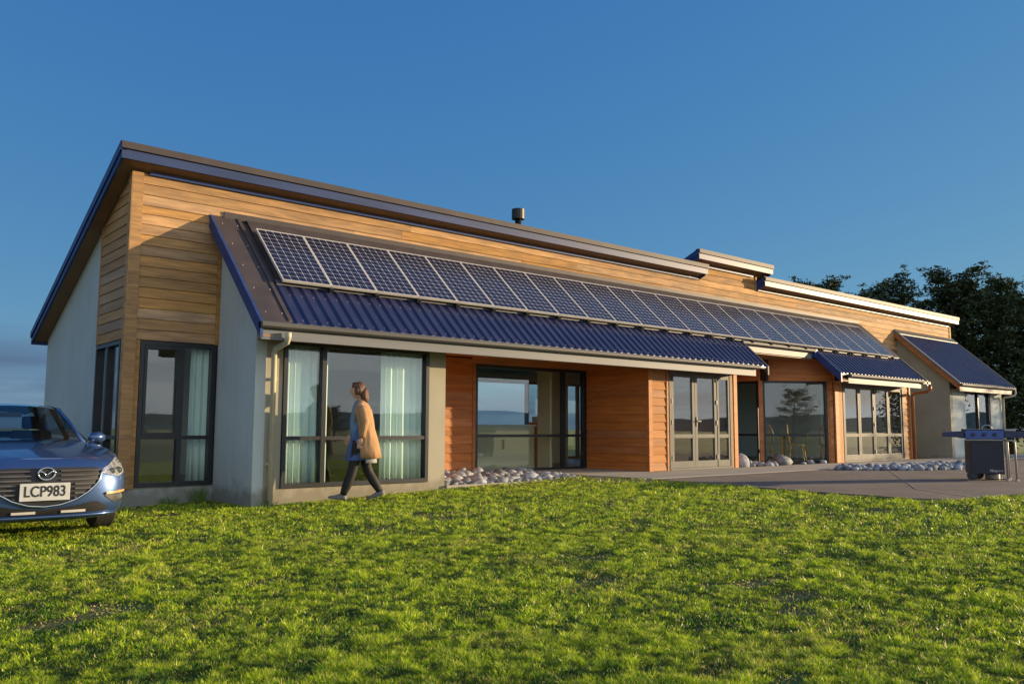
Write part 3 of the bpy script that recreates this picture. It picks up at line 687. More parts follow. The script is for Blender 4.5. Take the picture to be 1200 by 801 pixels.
for i in range(24):
    o = pp if i == 0 else copy_tree(pp)
    nx = Vector((0, -math.sin(al), math.cos(al)))
    o.location = Vector((1.61+i*PW, Y0, rz(Y0)))+nx*off; o.rotation_euler = (al, 0, 0)
    lab = 'leftmost solar panel, beside the wide charcoal edge of the roof' if i == 0 else 'rightmost solar panel, above the right end of the second lean-to' if i == 23 else f'{ords[i]} solar panel from the left end of the roof row'
    tag(o, lab, 'solar panel', 'solar panels along the lean-to roof')
rl = MB()
for y in (Y0+.3, Y0+.85): rl.prism([(y, rz(y)+.055), (y+.04, rz(y+.04)+.055), (y+.04, rz(y+.04)+.10), (y, rz(y)+.10)], 'x', 1.65, 20.6)
rl.build('mounting_rail', alu, house)

straw = mat('dry_straw', (.42, .30, .12), (.30, .21, .09), .9)
for (xa, n_, lb_) in ((3.95, 60, 'wisp of dry straw caught under the third solar panel'), (4.95, 45, 'wisp of dry straw caught under the fifth solar panel')):
    rr = random.Random(int(xa*10)); mb = MB()
    for i in range(n_):
        x = xa+rr.gauss(0, .16); y = .10+rr.uniform(-.03, .04); z = rz(y)+.065+rr.uniform(0, .03); a = rr.gauss(0, .35); l = rr.uniform(.05, .13)
        mb.add([(x, y, z), (x+math.cos(a)*l, y+.02*rr.uniform(-1, 1), z+math.sin(a)*l*.4), (x+math.cos(a)*l, y+.006, z+math.sin(a)*l*.4+.007)], [(0, 1, 2)])
    tag(mb.build('straw_wisp', straw, recalc=False), lb_, 'straw')
sw_ = MB()
for x_ in [1.55+.19*k for k in range(61)]:
    for y_ in (-.55, -.1): zc_ = rz(y_)+.034; sw_.box(x_+.118, x_+.127, y_-.005, y_+.005, zc_, zc_+.006)
for x_ in (1.16, 1.40): 
    for k in range(5): y_ = -.45+.42*k; sw_.box(x_-.006, x_+.006, y_-.006, y_+.006, rz(y_)+.028, rz(y_)+.040)
so_ = sw_.build('roof_screws', alu, la); so_['kind'] = 'stuff'

# ------------------------------------------------------------------ stones
def stone_mesh(seed):
    rr = random.Random(seed); mb = MB(); n, m_ = 9, 6; vs = [(0, 0, -1)]
    for j in range(1, m_):
        t = math.pi*j/m_-math.pi/2
        for i in range(n):
            a = 2*math.pi*i/n; vs.append((math.cos(a)*math.cos(t), math.sin(a)*math.cos(t), math.sin(t)))
    vs.append((0, 0, 1))
    o = Vector((rr.random()*50, rr.random()*50, rr.random()*50))
    vs = [tuple(Vector(v)*(1+.35*noise.noise(Vector(v)*1.1+o)+.08*noise.noise(Vector(v)*3+o))) for v in vs]
    fs = [(0, 1+(i+1) % n, 1+i) for i in range(n)]
    for j in range(m_-2):
        for i in range(n): a = 1+j*n; fs.append((a+i, a+(i+1) % n, a+n+(i+1) % n, a+n+i))
    top = len(vs)-1; a = 1+(m_-2)*n
    fs += [(a+i, a+(i+1) % n, top) for i in range(n)]
    return MB().add(vs, fs).mesh('stone', stone_m, True)
smeshes = [stone_mesh(i) for i in range(8)]
def stones(n, poly, z, smin, smax, label, group, seed, big=()):
    rr = random.Random(seed); xs_ = [p[0] for p in poly]; ys_ = [p[1] for p in poly]; pts = []
    def inside(x, y):
        c = False; j = len(poly)-1
        for i in range(len(poly)):
            if (poly[i][1] > y) != (poly[j][1] > y) and x < (poly[j][0]-poly[i][0])*(y-poly[i][1])/(poly[j][1]-poly[i][1])+poly[i][0]: c = not c
            j = i
        return c
    tries = 0
    while len(pts) < n and tries < 20000:
        tries += 1; x, y = rr.uniform(min(xs_), max(xs_)), rr.uniform(min(ys_), max(ys_)); s = rr.uniform(smin, smax)
        if not inside(x, y) or any(math.hypot(x-a, y-b) < (s+c)*.72 for a, b, c in pts): continue
        pts.append((x, y, s))
    for x, y, s in pts+list(big):
        o = bpy.data.objects.new('stone', smeshes[rr.randrange(8)]); col.objects.link(o)
        o.location = (x, y, (z(y) if callable(z) else z)+s*.32); o.scale = (s*rr.uniform(.9, 1.3), s*rr.uniform(.8, 1.1), s*rr.uniform(.55, .85)); o.rotation_euler = (0, 0, rr.uniform(0, 6.28))
        tag(o, label, 'stone', group)
stones(190, [(4.6, .10), (7.75, .10), (7.7, 1.7), (4.6, 1.7)], lambda y: -.115+.06*y, .05, .13, 'rounded river stone in the bed below the porch window', 'stones in the bed below the porch window', 1)
stones(34, [(13.0, .15), (17.0, .1), (15.7, 1.1), (15.4, 1.9), (13, 1.9)], -.03, .06, .12, 'rounded river stone along the foot of the splayed entry window', 'stones in the bed by the entry window', 2, big=((13.35, .3, .27), (15.2, .35, .25)))
stones(150, [(13.7, -1.75), (14.6, -1.72), (19, -2.4), (19.6, -3.2), (17, -3.6), (15.4, -3.3), (14.0, -2.5)], -.016, .06, .125, 'blue grey river stone in the long pile on the patio', 'stones piled on the patio', 3)

# ------------------------------------------------------------------ grass
def grass():
    rng = np.random.default_rng(5); P = []
    cx, cy = -3.675, -11.328
    def zone(n, r0, r1, a0, a1):
        r = np.sqrt(rng.uniform(r0**2, r1**2, n)); a = rng.uniform(a0, a1, n); return np.stack([cx+r*np.sin(a), cy+r*np.cos(a)], 1)
    A0, A1 = R(2), R(82)
    zs_ = [(360000, 1.6, 5, .021, .0019), (330000, 5, 9, .022, .0032), (230000, 9, 14.5, .027, .0048), (90000, 14.5, 24, .03, .008)]
    X = []; H = []; W_ = []
    for n, r0, r1, h, wd in zs_:
        cen = zone(n//8, r0, r1, A0, A1); p = cen[rng.integers(0, len(cen), n)]+rng.normal(0, .008+.0009*r1, (n, 2)); loose = rng.random(n) < .42; p[loose] = zone(int(loose.sum()), r0, r1, A0, A1); X.append(p); H.append(np.full(n, h)); W_.append(np.full(n, wd))
    X = np.concatenate(X); H = np.concatenate(H); W_ = np.concatenate(W_)
    # the lawn stops at the house, the beds and the patio
    x, y = X[:, 0], X[:, 1]
    def sidew(x): return -.05
    keep = np.ones(len(x), bool)
    keep &= ~((x > XC+.0) & (x < 1.24) & (y > D-.03)); keep &= ~((x <= XC+.0) & (x > XC-.02) & (y > D))
    keep &= ~((x >= 1.22) & (x < 7.8) & (y > -.03)); keep &= ~((x > XC) & (y > 1.4))
    edge_x = np.interp(y, [-7.3, -6.95, -6.75, -6.3, -5, -3, -1.6, 0], [12, 8.6, 7.7, 7.45, 7.5, 7.75, 7.9, 7.8])
    wob = .07*np.sin(y*5.1)+.05*np.sin(y*13+1)
    keep &= ~((x > edge_x+wob) & (y > -6.95)); keep &= ~((y > -6.95-.09*(x-8.6)*.9+.06*np.sin(x*4)) & (x > 8.6))
    keep &= (x < 14.0)
    X = X[keep]; H = H[keep]; W_ = W_[keep]; x, y = X[:, 0], X[:, 1]
    # patchy growth
    def vn(x, y, s, seed):
        g = np.random.default_rng(seed).random((64, 64)); u = (x*s) % 64; v = (y*s) % 64; i = u.astype(int); j = v.astype(int); fu = u-i; fv = v-j
        fu = fu*fu*(3-2*fu); fv = fv*fv*(3-2*fv); i2 = (i+1) % 64; j2 = (j+1) % 64
        return (g[i, j]*(1-fu)+g[i2, j]*fu)*(1-fv)+(g[i, j2]*(1-fu)+g[i2, j2]*fu)*fv
    c1 = vn(x, y, .9, 1); c2 = vn(x, y, 3.7, 2); c3 = vn(x, y, 9, 3); c4 = vn(x, y, 1.7, 7)
    c5 = vn(x, y, 17, 4); c6 = vn(x, y, 31, 6); clump = .04*c1+.10*c2+.22*c3+.30*c5+.34*c6
    bare = (vn(x, y, 1.3, 9)*.55+vn(x, y, 4.5, 10)*.45) > .80
    keep = ~(bare & (rng.random(len(x)) < .8))
    X = X[keep]; H = H[keep]; W_ = W_[keep]; clump = clump[keep]; c2 = c2[keep]; c3 = c3[keep]; c4 = c4[keep]; bare = bare[keep]; x, y = X[:, 0], X[:, 1]; n = len(x)
    H = H*(.25+1.6*clump**1.5)*rng.uniform(.55, 1.35, n)*np.where(bare, .5, 1); W_ = W_*rng.uniform(.8, 2.1, n)
    # tall tufts
    tuft = c3 > .80; H = np.where(tuft & (c2 > .5), H*1.6, H)
    z = gznp(x, y)-.008
    a = rng.uniform(0, 2*np.pi, n); lean = rng.uniform(.2, 1.5, n)*H; la_ = rng.uniform(0, 2*np.pi, n)
    dx, dy = np.cos(a)*W_, np.sin(a)*W_
    V = np.empty((n, 3, 3)); V[:, 0] = np.stack([x-dx, y-dy, z], 1); V[:, 1] = np.stack([x+dx, y+dy, z], 1); V[:, 2] = np.stack([x+np.cos(la_)*lean, y+np.sin(la_)*lean, z+H], 1)
    me = bpy.data.meshes.new('grass'); me.vertices.add(n*3); me.vertices.foreach_set('co', V.ravel()); me.loops.add(n*3); me.loops.foreach_set('vertex_index', np.arange(n*3)); me.polygons.add(n); me.polygons.foreach_set('loop_start', np.arange(n)*3)
    try: me.polygons.foreach_set('loop_total', np.full(n, 3))
    except Exception: pass
    me.update()
    # blade colour: fresh green, yellow green, straw
    t = rng.random(n); g1 = np.array([.17, .35, .012]); g2 = np.array([.49, .57, .03]); g3 = np.array([.66, .52, .20]); g4 = np.array([.03, .12, .015])
    mixv = np.clip(.1+.7*c1_(clump)+rng.normal(0, .30, n), 0, 1)[:, None]
    C = g1*(1-mixv)+g2*mixv
    dk = ((c4 < .2) & (c2 < .5) | (c3 < .24)) & (rng.random(n) < .6); C[dk] = g4
    st = (t < .08) | (bare & (t < .45)) | ((c4 > .74) & (t < .22)); C[st] = g3*rng.uniform(.6, 1.1, (st.sum(), 1))
    C = C*rng.uniform(.55, 1.35, (n, 1))*(.50+.8*np.clip((clump-.34)/.30, 0, 1))[:, None]; C4 = np.ones((n*3, 4)); C4[:, :3] = np.repeat(C, 3, axis=0)
    at = me.color_attributes.new('blade', 'FLOAT_COLOR', 'POINT'); at.data.foreach_set('color', C4.ravel())
    m = bpy.data.materials.new('grass_blade'); m.use_nodes = True; nn = m.node_tree.nodes; ll = m.node_tree.links; b = nn['Principled BSDF']; b.inputs['Roughness'].default_value = .42; b.inputs['Specular IOR Level'].default_value = .4
    ca = nn.new('ShaderNodeVertexColor'); ca.layer_name = 'blade'; ll.new(ca.outputs[0], b.inputs['Base Color'])
    tr = nn.new('ShaderNodeBsdfTranslucent'); ll.new(ca.outputs[0], tr.inputs[0]); ms = nn.new('ShaderNodeMixShader'); ms.inputs[0].default_value = .35
    ll.new(b.outputs[0], ms.inputs[1]); ll.new(tr.outputs[0], ms.inputs[2]); ll.new(ms.outputs[0], nn['Material Output'].inputs[0])
    me.materials.append(m); o = bpy.data.objects.new('grass', me); col.objects.link(o)
    tag(o, 'short patchy green lawn grass in low sunlight', 'grass', kind='stuff')
def c1_(c): return np.clip((c-.3)/.4, 0, 1)
grass()
grass_leaf = mat('weed_leaf', (.06, .13, .02), (.10, .17, .03), .6, scale=5, rand=.2)
def weed(x, y, n, h, label, seed):
    rr = random.Random(seed); mb = MB(); z = gz(x, y)
    for i in range(n):
        a = rr.uniform(0, 6.28); r_ = rr.uniform(0, .13); l = rr.uniform(.04, .12); hh = h*rr.uniform(.5, 1.1); bx, by = x+r_*math.cos(a), y+r_*.35*math.sin(a); w_ = .006
        tx, ty = bx+math.cos(a)*l, by+math.sin(a)*l*.5; mx_, my_ = (bx*2+tx)/3, (by*2+ty)/3
        mb.add([(bx-w_, by, z-.01), (bx+w_, by, z-.01), (mx_+w_, my_, z+hh*.6), (mx_-w_, my_, z+hh*.6), (tx, ty, z+hh)], [(0, 1, 2, 3), (3, 2, 4)])
    o = mb.build('weed', grass_leaf, recalc=False); tag(o, label, 'weed')
weed(.98, 1.30, 46, .24, 'dark grass tuft against the shaded plaster at the inner corner of the house', 1)
weed(.6, 1.36, 24, .12, 'low weed under the corner window sill', 2)
weed(1.45, -.1, 16, .10, 'small weed at the foot of the cream downpipe', 3)
dn = empty('dandelion', (-3.55, -5.35, gz(-3.5, -5.3))); tag(dn, 'small yellow dandelion in the lawn near the parked car', 'flower')
MB().tube([(0, 0, 0), (0, 0, .06)], .003, 6).build('stem', grass_leaf, dn); MB().tube([(0, 0, .055), (0, 0, .062), (0, 0, .072)], [.006, .02, .012], 12).build('flower_head', mat('yellow_petals', (.8, .55, .02), rough=.6), dn)

# ------------------------------------------------------------------ trees
def leaf_cloud(mb, c, rx, rz_, n, s, rr, flat=.5):
    for i in range(n):
        while True:
            p = Vector((rr.uniform(-1, 1), rr.uniform(-1, 1), rr.uniform(-1, 1)))
            if p.length < 1: break
        q = Vector((c[0]+p.x*rx, c[1]+p.y*rx, c[2]+p.z*rz_))
        a = Vector((rr.gauss(0, 1), rr.gauss(0, 1), rr.gauss(0, flat))).normalized(); b = a.cross(Vector((rr.gauss(0, .5), rr.gauss(0, .5), 1))).normalized()
        l = s*rr.uniform(.6, 1.4); w_ = l*.45
        mb.add([q-b*w_*.5, q+a*l*.5+Vector((0, 0, .1*l)), q+b*w_*.5, q-a*l*.5], [(0, 1, 2, 3)])
def cypress(seed, h, spread, dens=1.0, low=.12):
    """a macrocarpa: forked trunk, rising limbs, each ending in ragged near-flat plates of foliage"""
    rr = random.Random(seed); tb_ = MB(); cb = MB()
    lean = Vector((rr.uniform(-.06, .06), rr.uniform(-.06, .06), 0))
    top = Vector((0, 0, h*.93))+lean*h
    trunk = [Vector((0, 0, -.5)), Vector((0, 0, h*.2))+lean*h*.1, Vector((rr.uniform(-.2, .2), rr.uniform(-.2, .2), h*.5))+lean*h*.4, top]
    tb_.tube(trunk, [h*.035, h*.028, h*.017, h*.004], 8)
    nl = int(46*dens)
    for i in range(nl):
        t = low+(.97-low)*((i+.5)/nl); z = h*t
        base = Vector((0, 0, z))+lean*h*t*.8; a = i*2.4+rr.uniform(-.5, .5)
        ln = spread*(1-.62*max(0, t-.25)/.75)*rr.uniform(.55, 1.15)*(1 if t > .2 else .8); rise = rr.uniform(.15, .55)*ln
        e = base+Vector((math.cos(a)*ln, math.sin(a)*ln, rise)); mid = base+(e-base)*.55+Vector((0, 0, -.06*ln))
        tb_.tube([base, mid, e], [h*.009*(1.2-t), h*.006*(1.2-t), .012], 5)
        for k in range(5):
            f = .35+.65*(k+rr.random())/5; p = base.lerp(mid, min(1, f*1.8)) if f < .55 else mid.lerp(e, (f-.55)/.45)
            r_ = (.35+.45*rr.random())*spread*.36*(1.15-.4*f)
            leaf_cloud(cb, p+Vector((rr.uniform(-.3, .3), rr.uniform(-.3, .3), rr.uniform(.0, .25))), r_, r_*.36, int(85), h*.023, rr)
            if k == 4:
                for _ in range(3):   # fingers that stick out of the crown
                    q = e+Vector((math.cos(a)*rr.uniform(.1, .5), math.sin(a)*rr.uniform(.1, .5), rr.uniform(.1, .7))); leaf_cloud(cb, q, .25, .14, 14, h*.018, rr)
    for k in range(6): leaf_cloud(cb, top+Vector((rr.uniform(-.5, .5), rr.uniform(-.5, .5), rr.uniform(-.6, .25)*h*.06)), .45, .3, 30, h*.018, rr)
    return tb_.mesh('trunk', bark), cb.mesh('crown', foliage)
variants = [cypress(11, 11.5, 3.9), cypress(12, 11.0, 4.3), cypress(13, 10.2, 3.7)]
def place_tree(v, x, y, s, rzv, label, group, name='cypress_tree', z=-.5):
    t = empty(name, (x, y, z), rzv); t.scale = (s, s, s); tag(t, label, 'tree', group)
    for nme, me in zip(('trunk', 'crown'), variants[v]):
        o = bpy.data.objects.new(nme, me); col.objects.link(o); o.parent = t
G = 'dark cypress trees behind the right end of the house'
tr_spots = [(38.5, 24.5, .90, 0, 'dark cypress showing low above the long roof, farthest left of the row'), (41.5, 22.5, 1.03, 1, 'dark cypress second in the row, just clear of the roof line'), (45, 20, 1.02, 2, 'dark cypress with ragged top behind the far roof end'),
            (48.0, 17.4, .96, 0, 'dark cypress above the far gutter end'), (51.0, 14.2, .99, 1, 'dark cypress standing behind the far end of the main roof'), (53, 11.0, 1.0, 0, 'tallest ragged cypress rising just right of the roof end'), (54.3, 8.6, .93, 0, 'dark cypress with sky gaps behind the far lean-to'),
            (55.5, 5.6, .93, 1, 'broad dark cypress at the right edge of the view'), (56.5, 2.4, 1.0, 2, 'dark cypress rightmost behind the barbecue')]
for k, (x, y, s, v, l) in enumerate(tr_spots): place_tree(v, x, y, s, k*1.3, l, G)
for k in range(10):
    t_ = k/9; place_tree(k % 3, 46.0+14.5*t_, 25.5-22*t_, .88+.06*math.sin(k*2.3), 2+k*1.9, 'dark cypress of the rear row, half hidden behind the front trees', 'rear row of cypress trees')
# a second, denser row of undergrowth closes the bottom of the shelter belt
def shrub(x, y, r_, h, label, group, seed, m=None, name='shrub', n=900, s=.26):
    rr = random.Random(seed); mb = MB()
    for k in range(9): leaf_cloud(mb, (rr.uniform(-.5, .5)*r_, rr.uniform(-.5, .5)*r_, h*rr.uniform(.25, .75)), r_*.65, h*.28, n//9, s, rr)
    root = empty(name, (x, y, -.5)); tag(root, label, 'shrub', group); mb.build('foliage', m or foliage, root, recalc=False)
    MB().tube([(0, 0, 0), (.05, 0, h*.5)], [.09, .03], 6).build('stem', bark, root); return root
for k in range(12):
    shrub(46+k*.95, 18.5-k*1.75, 2.3, 6.2, 'dark undergrowth shrub below the cypress row', 'undergrowth below the cypress row', 40+k, n=1500, s=.3)
# out of view to the right: the tree whose shade falls over the far block
for k, (x, y, l) in enumerate(((48, -11.2, 'dense garden shrub west of the patio, nearest the house'), (50.5, -12.2, 'dense garden shrub west of the patio, middle of three'), (53, -13.4, 'dense garden shrub west of the patio, farthest from the house'))):
    shrub(x, y, 2.4, 7.0, l, 'garden shrubs west of the patio', 80+k, m=hedge_f, n=2200, s=.3)
# bare bush far left
def bare_bush(x, y, h, label, seed):
    rr = random.Random(seed); mb = MB()
    def br(p, d, l, r_, k):
        q = p+d*l; mb.tube([p, p.lerp(q, .5)+Vector((rr.uniform(-.04, .04), rr.uniform(-.04, .04), 0))*l, q], [r_, r_*.8, r_*.55], 5)
        if k: 
            for _ in range(3): br(p.lerp(q, rr.uniform(.5, 1)), (d+Vector((rr.gauss(0, .45), rr.gauss(0, .45), rr.gauss(.05, .3)))).normalized(), l*.66, r_*.55, k-1)
    for _ in range(5): br(Vector((0, 0, 0)), Vector((rr.gauss(0, .5), rr.gauss(0, .5), 1)).normalized(), h*.42, h*.014, 3)
    t = empty('bare_bush', (x, y, -.8)); tag(t, label, 'bush'); mb.build('branches', bark, t, recalc=False)
bare_bush(-1.2, 30, 3.2, 'bare leafless bush behind the roof of the blue car', 3)
bare_bush(1.6, 36, 2.6, 'low bare twigs on the horizon behind the car', 5)
# hills and hedges that the windows mirror
def hills():
    mb = MB(); rings = []
    for (r_, s) in ((900, 0), (1100, 1)):
        rings.append([(r_*math.sin(a), r_*math.cos(a), (-12 if s == 0 else 8+15*(noise.noise(Vector((math.sin(a)*3, math.cos(a)*3, 0)))+.5)+6*noise.noise(Vector((math.sin(a)*16, math.cos(a)*16, 0))))) for a in [R(95+i*1.5) for i in range(154)]])
    n = 154; mb.v = rings[0]+rings[1]; mb.f = [(i, i+1, n+i+1, n+i) for i in range(n-1)]; mb.mi = [0]*(n-1)
    tag(mb.build('hills', hill_m, smooth=True, recalc=False), kind='structure')
hills()
rr = random.Random(99)
variants.append(cypress(21, 7.0, 3.4, dens=.7, low=.05)); 
for k in range(26):
    a = R(150+k*4.6+rr.uniform(-1, 1)); d_ = rr.uniform(75, 110)
    if 185 < math.degrees(a) < 203: continue
    place_tree(3, d_*math.sin(a), d_*math.cos(a), rr.uniform(.5, .95), rr.uniform(0, 6), 'dark tree in the field boundary across the lawn', 'field boundary trees across the lawn', z=-1.0)


for k in range(7):
    a = R(184+k*3); shrub(64*math.sin(a), 64*math.cos(a), 3.2, 3.4+.8*math.sin(k*2.1), 'rounded hedge shrub across the lawn', 'hedge across the lawn', 120+k, m=hedge_f, n=900, s=.42)

# ------------------------------------------------------------------ the parked car
def car_paint():
    m = mat('blue_car_paint', (.045, .095, .24), (.045, .095, .24), .28, metal=.55, coat=1.0); m.node_tree.nodes['Principled BSDF'].inputs['Coat Roughness'].default_value = .04; return m
paint = car_paint(); paint.node_tree.nodes['Principled BSDF'].inputs['Roughness'].default_value = .36
chrome = mat('chrome', (.75, .75, .75), rough=.12, metal=1)
rubber = mat('tyre_rubber', (.03, .028, .026), rough=.85, bump=.3)
lampg = mat('headlamp_lens', (.28, .29, .30), (.60, .60, .60), .12, metal=.5, scale=30, lo=.4, hi=.6)
lampd = mat('lamp_bowl', (.12, .12, .13), rough=.2, metal=.6)
amber = mat('orange_lit_trim', (.75, .38, .14), rough=.2)  # orange lit look, painted onto the trim of one fog lamp
slatm = mat('grille_slat', (.12, .11, .10), rough=.35, metal=.2)
seatm = mat('seat_cloth', (.035, .033, .032), rough=.9)
platem = mat('plate_white', (.50, .52, .52), rough=.5)
inkm = mat('plate_ink', (.01, .01, .012), rough=.5)
car = empty('parked_car', (-1.62, -1.42, -.30), 0.0); tag(car, 'metallic blue hatchback parked on the grass beside the gable wall', 'car')
LV = [  # z, half width, y nose, y tail, corner depth
    (.17, .70, .16, 4.28, .55), (.20, .80, .07, 4.36, .55), (.26, .86, .02, 4.42, .58), (.36, .885, .0, 4.46, .60), (.46, .895, .0, 4.47, .60),
    (.56, .897, .005, 4.47, .60), (.64, .890, .015, 4.46, .62), (.70, .875, .03, 4.44, .66), (.75, .860, .06, 4.42, .72), (.79, .835, .11, 4.40, .80), (.815, .80, .17, 4.38, .88)]
PX_ = .60
def lev(z):
    if z <= LV[0][0]: return LV[0][1:]
    for a, b in zip(LV, LV[1:]):
        if z <= b[0]:
            t = (z-a[0])/(b[0]-a[0]); return tuple(p+(q-p)*t for p, q in zip(a[1:], b[1:]))
    return LV[-1][1:]
def fy(x, z):
    W, yf, yr, C = lev(z); s_ = min(.999, abs(x)/W)**(1/PX_); c_ = math.sqrt(max(0, 1-s_*s_)); return yf+C*(1-c_**PX_)
def half(W, yf, yr, C, n=12):
    pts = []
    for i in range(n+1):
        a = math.pi/2*i/n; pts.append((W*math.sin(a)**PX_ if i else 0, yf+C*(1-math.cos(a)**PX_ if i < n else 1)))
    for k in range(1, 9): pts.append((W, yf+C+(yr-.5-yf-C)*k/9))
    for i in range(n+1):
        a = math.pi/2*(1-i/n); pts.append((W*math.sin(a)**PX_ if i < n else 0, yr-.5*(1-math.cos(a)**PX_ if 0 < i else 1)))
    return pts
def beltz(y):      # raises the upper edge from the nose to the windscreen and along the doors
    t = max(0, min(1, (y-.15)/1.35)); return .165*(t**.8) + .05*max(0, min(1, (y-1.6)/2.0))
cb_ = MB(); rings = []
for k, (z, W, yf, yr, C) in enumerate(LV):
    h = half(W, yf, yr, C); lift = max(0, (z-.56)/(.815-.56))
    full = [(x, y, z+beltz(y)*lift) for x, y in h]+[(-x, y, z+beltz(y)*lift) for x, y in h[-2:0:-1]]
    rings.append(full)
cb_.loft(rings, caps=False); nh = len(half(*LV[0][1:]))
cb_.add(rings[0], [tuple(range(len(rings[0])))])
h = half(*LV[-1][1:]); cols = 12; vs = []
for j in range(1, nh-1):
    x, y = h[j]; z = .815+beltz(y)
    for i in range(cols+1):
        u = -1+2*i/cols; zc = .035*(1-u*u)*min(1, y/.6)+ (.012*math.exp(-((abs(u)-.62)/.12)**2) if y < 1.5 else 0)*min(1, y/.5)
        vs.append((x*u, y-0 if y < 1.1 else y, z+zc))
cap = [(a*(cols+1)+i, a*(cols+1)+i+1, (a+1)*(cols+1)+i+1, (a+1)*(cols+1)+i) for a in range(nh-3) for i in range(cols)]
cb_.build('body', paint, car, smooth=True)
# bonnet and deck skin, joined to the upper edge
hb = MB(); n_ = cols+1
hb.add(vs, cap)
nose = [(0, h[0][1], .815+beltz(h[0][1]))]
hb.add([nose[0]]+vs[:n_], [(0, i+1, i+2) for i in range(n_-1)])
hb.build('bonnet', paint, car, smooth=True)
def patch(name, m, x0, x1, lo, hi, eps=.008, nx=16, nz=5, mirror=False, sm=True):
    out = []
    for sgn in ((1, -1) if mirror else (1,)):
        mb = MB(); vs = []
        for i in range(nx+1):
            x = x0+(x1-x0)*i/nx; a, b = lo(x), hi(x)
            for j in range(nz+1):
                z = a+(b-a)*j/nz; lift = max(0, (z-.56)/(.815-.56)); vs.append((sgn*x, fy(x, z)-eps, z+beltz(fy(x, z))*lift*.9))
        mb.add(vs, [(i*(nz+1)+j, (i+1)*(nz+1)+j, (i+1)*(nz+1)+j+1, i*(nz+1)+j+1) for i in range(nx) for j in range(nz)])
        out.append(mb.build(name, m, car, smooth=sm, recalc=False))
    return out
def gl_(x): x = abs(x); return np.interp(x, [0, .15, .3, .42, .5, .545, .56], [.335, .35, .40, .475, .55, .62, .69])
def gh_(x): return np.interp(abs(x), [0, .3, .5, .56], [.735, .735, .728, .70])
gr = patch('grille', blackm, -.555, .555, gl_, gh_, .006, 30, 6)[0]
def surf(x, z, e): 
    lift = max(0, (z-.56)/(.815-.56)); return (x, fy(x, z)-e, z+beltz(fy(x, z))*lift*.9)
for k in range(7):
    z = .70-.047*k
    xs_ = [i*.02 for i in range(0, 29) if gl_(i*.02) < z-.012 and i*.02 < .545]
    for s in (1, -1):
        f_ = [x for x in xs_ if x > (.12 if z > .60 else (.26 if z > .37 else 0))]
        if len(f_) < 2: continue
        mb = MB(); mb.loft([[surf(s*x, z-.011, .012), surf(s*x, z-.006, .03), surf(s*x, z+.008, .026), surf(s*x, z+.011, .010)] for x in f_]); mb.build('grille_bar', slatm, gr)
outl = [(-.555, .70)]+[(x, gl_(x)-.002) for x in np.linspace(-.555, .555, 41)]+[(.555, .70)]
MB().tube([surf(x, z, .016) for x, z in outl], .0125, 8).build('grille_surround', chrome, car, smooth=True)
# headlights
hl = patch('headlight', lampg, .545, .862, lambda x: np.interp(x, [.545, .66, .76, .862], [.672, .635, .622, .66]), lambda x: np.interp(x, [.545, .66, .76, .862], [.70, .755, .79, .785]), .010, 14, 5, mirror=True)
for s, o_ in zip((1, -1), hl):
    for xx, rr_ in ((.675, .033), (.755, .038)): 
        p = surf(s*xx, .682, .022); MB().tube([p, (p[0], p[1]+.012, p[2])], [rr_, rr_], 18).build('projector', lampd, o_)
        MB().tube([(p[0], p[1]-.004, p[2]), (p[0], p[1]-.001, p[2])], [rr_*.55, rr_*.62], 16).build('bulb_lens', chrome, o_)
# fog lamps in dark recesses
fg = patch('fog_recess', blackm, .60, .845, lambda x: np.interp(x, [.60, .70, .845], [.415, .345, .36]), lambda x: np.interp(x, [.60, .72, .845], [.43, .47, .465]), .008, 12, 4, mirror=True)
for s, o_ in zip((1, -1), fg):
    p = surf(s*.745, .405, .02); MB().tube([p, (p[0]+s*.004, p[1]+.02, p[2])], [.040, .046], 16).build('fog_lamp', lampg, o_)
    mb = MB(); mb.loft([[surf(s*x, z0, .014), surf(s*x, z0, .028), surf(s*x, z0+.022, .026), surf(s*x, z0+.022, .012)] for x, z0 in [(x, np.interp(x, [.61, .84], [.435, .45])) for x in np.linspace(.61, .84, 8)]]); mb.build('fog_trim', amber if s > 0 else slatm, o_)
# lower intake
li_ = patch('lower_intake', blackm, -.62, .62, lambda x: .245+.02*abs(x), lambda x: np.interp(abs(x), [0, .3, .5, .62], [.30, .33, .375, .31]), .007, 24, 3)[0]
for a, b in ((-.30, -.08), (.16, .40)): 
    mb = MB(); mb.loft([[surf(x, .262, .010), surf(x, .262, .020), surf(x, .288, .020), surf(x, .288, .010)] for x in np.linspace(a, b, 5)]); mb.build('intake_panel', alu, li_)
mb = MB(); mb.loft([[surf(x, .205, .0), surf(x, .205, .03), surf(x, .232, .035), surf(x, .236, .0)] for x in np.linspace(-.78, .78, 25)]); mb.build('bumper_lip', paint, car, smooth=True)
# badge: an oval ring with a winged V
bz, by_ = .675, -.03
ring = [(.078*math.cos(a), by_, bz+.062*math.sin(a)) for a in [i*math.pi/16 for i in range(33)]]
bd = MB().tube([(0, -.002, bz), (0, by_+.006, bz)], [.072, .072], 24); bd = bd.build('badge', blackm, car)
MB().tube(ring, .010, 8).build('badge_ring', chrome, bd, smooth=True)
for s in (1, -1): MB().tube([(s*.070, by_-.004, bz+.022), (s*.045, by_-.006, bz+.022), (s*.018, by_-.007, bz+.0), (0, by_-.007, bz-.026)], [.006, .010, .009, .006], 8).build('badge_wing', chrome, bd, smooth=True)
# number plate
npl = MB().box(-.235, .235, -.040, -.022, .445, .625).build('number_plate', platem, car, bevel=.004)
npl.location = (-.01, -.012, -.045)
text_mesh('plate_text', 'LCP983', .155, inkm, npl, (0, -.0425, .537), (math.pi/2, 0, 0), .0015, scale=(.80, 1, 1))
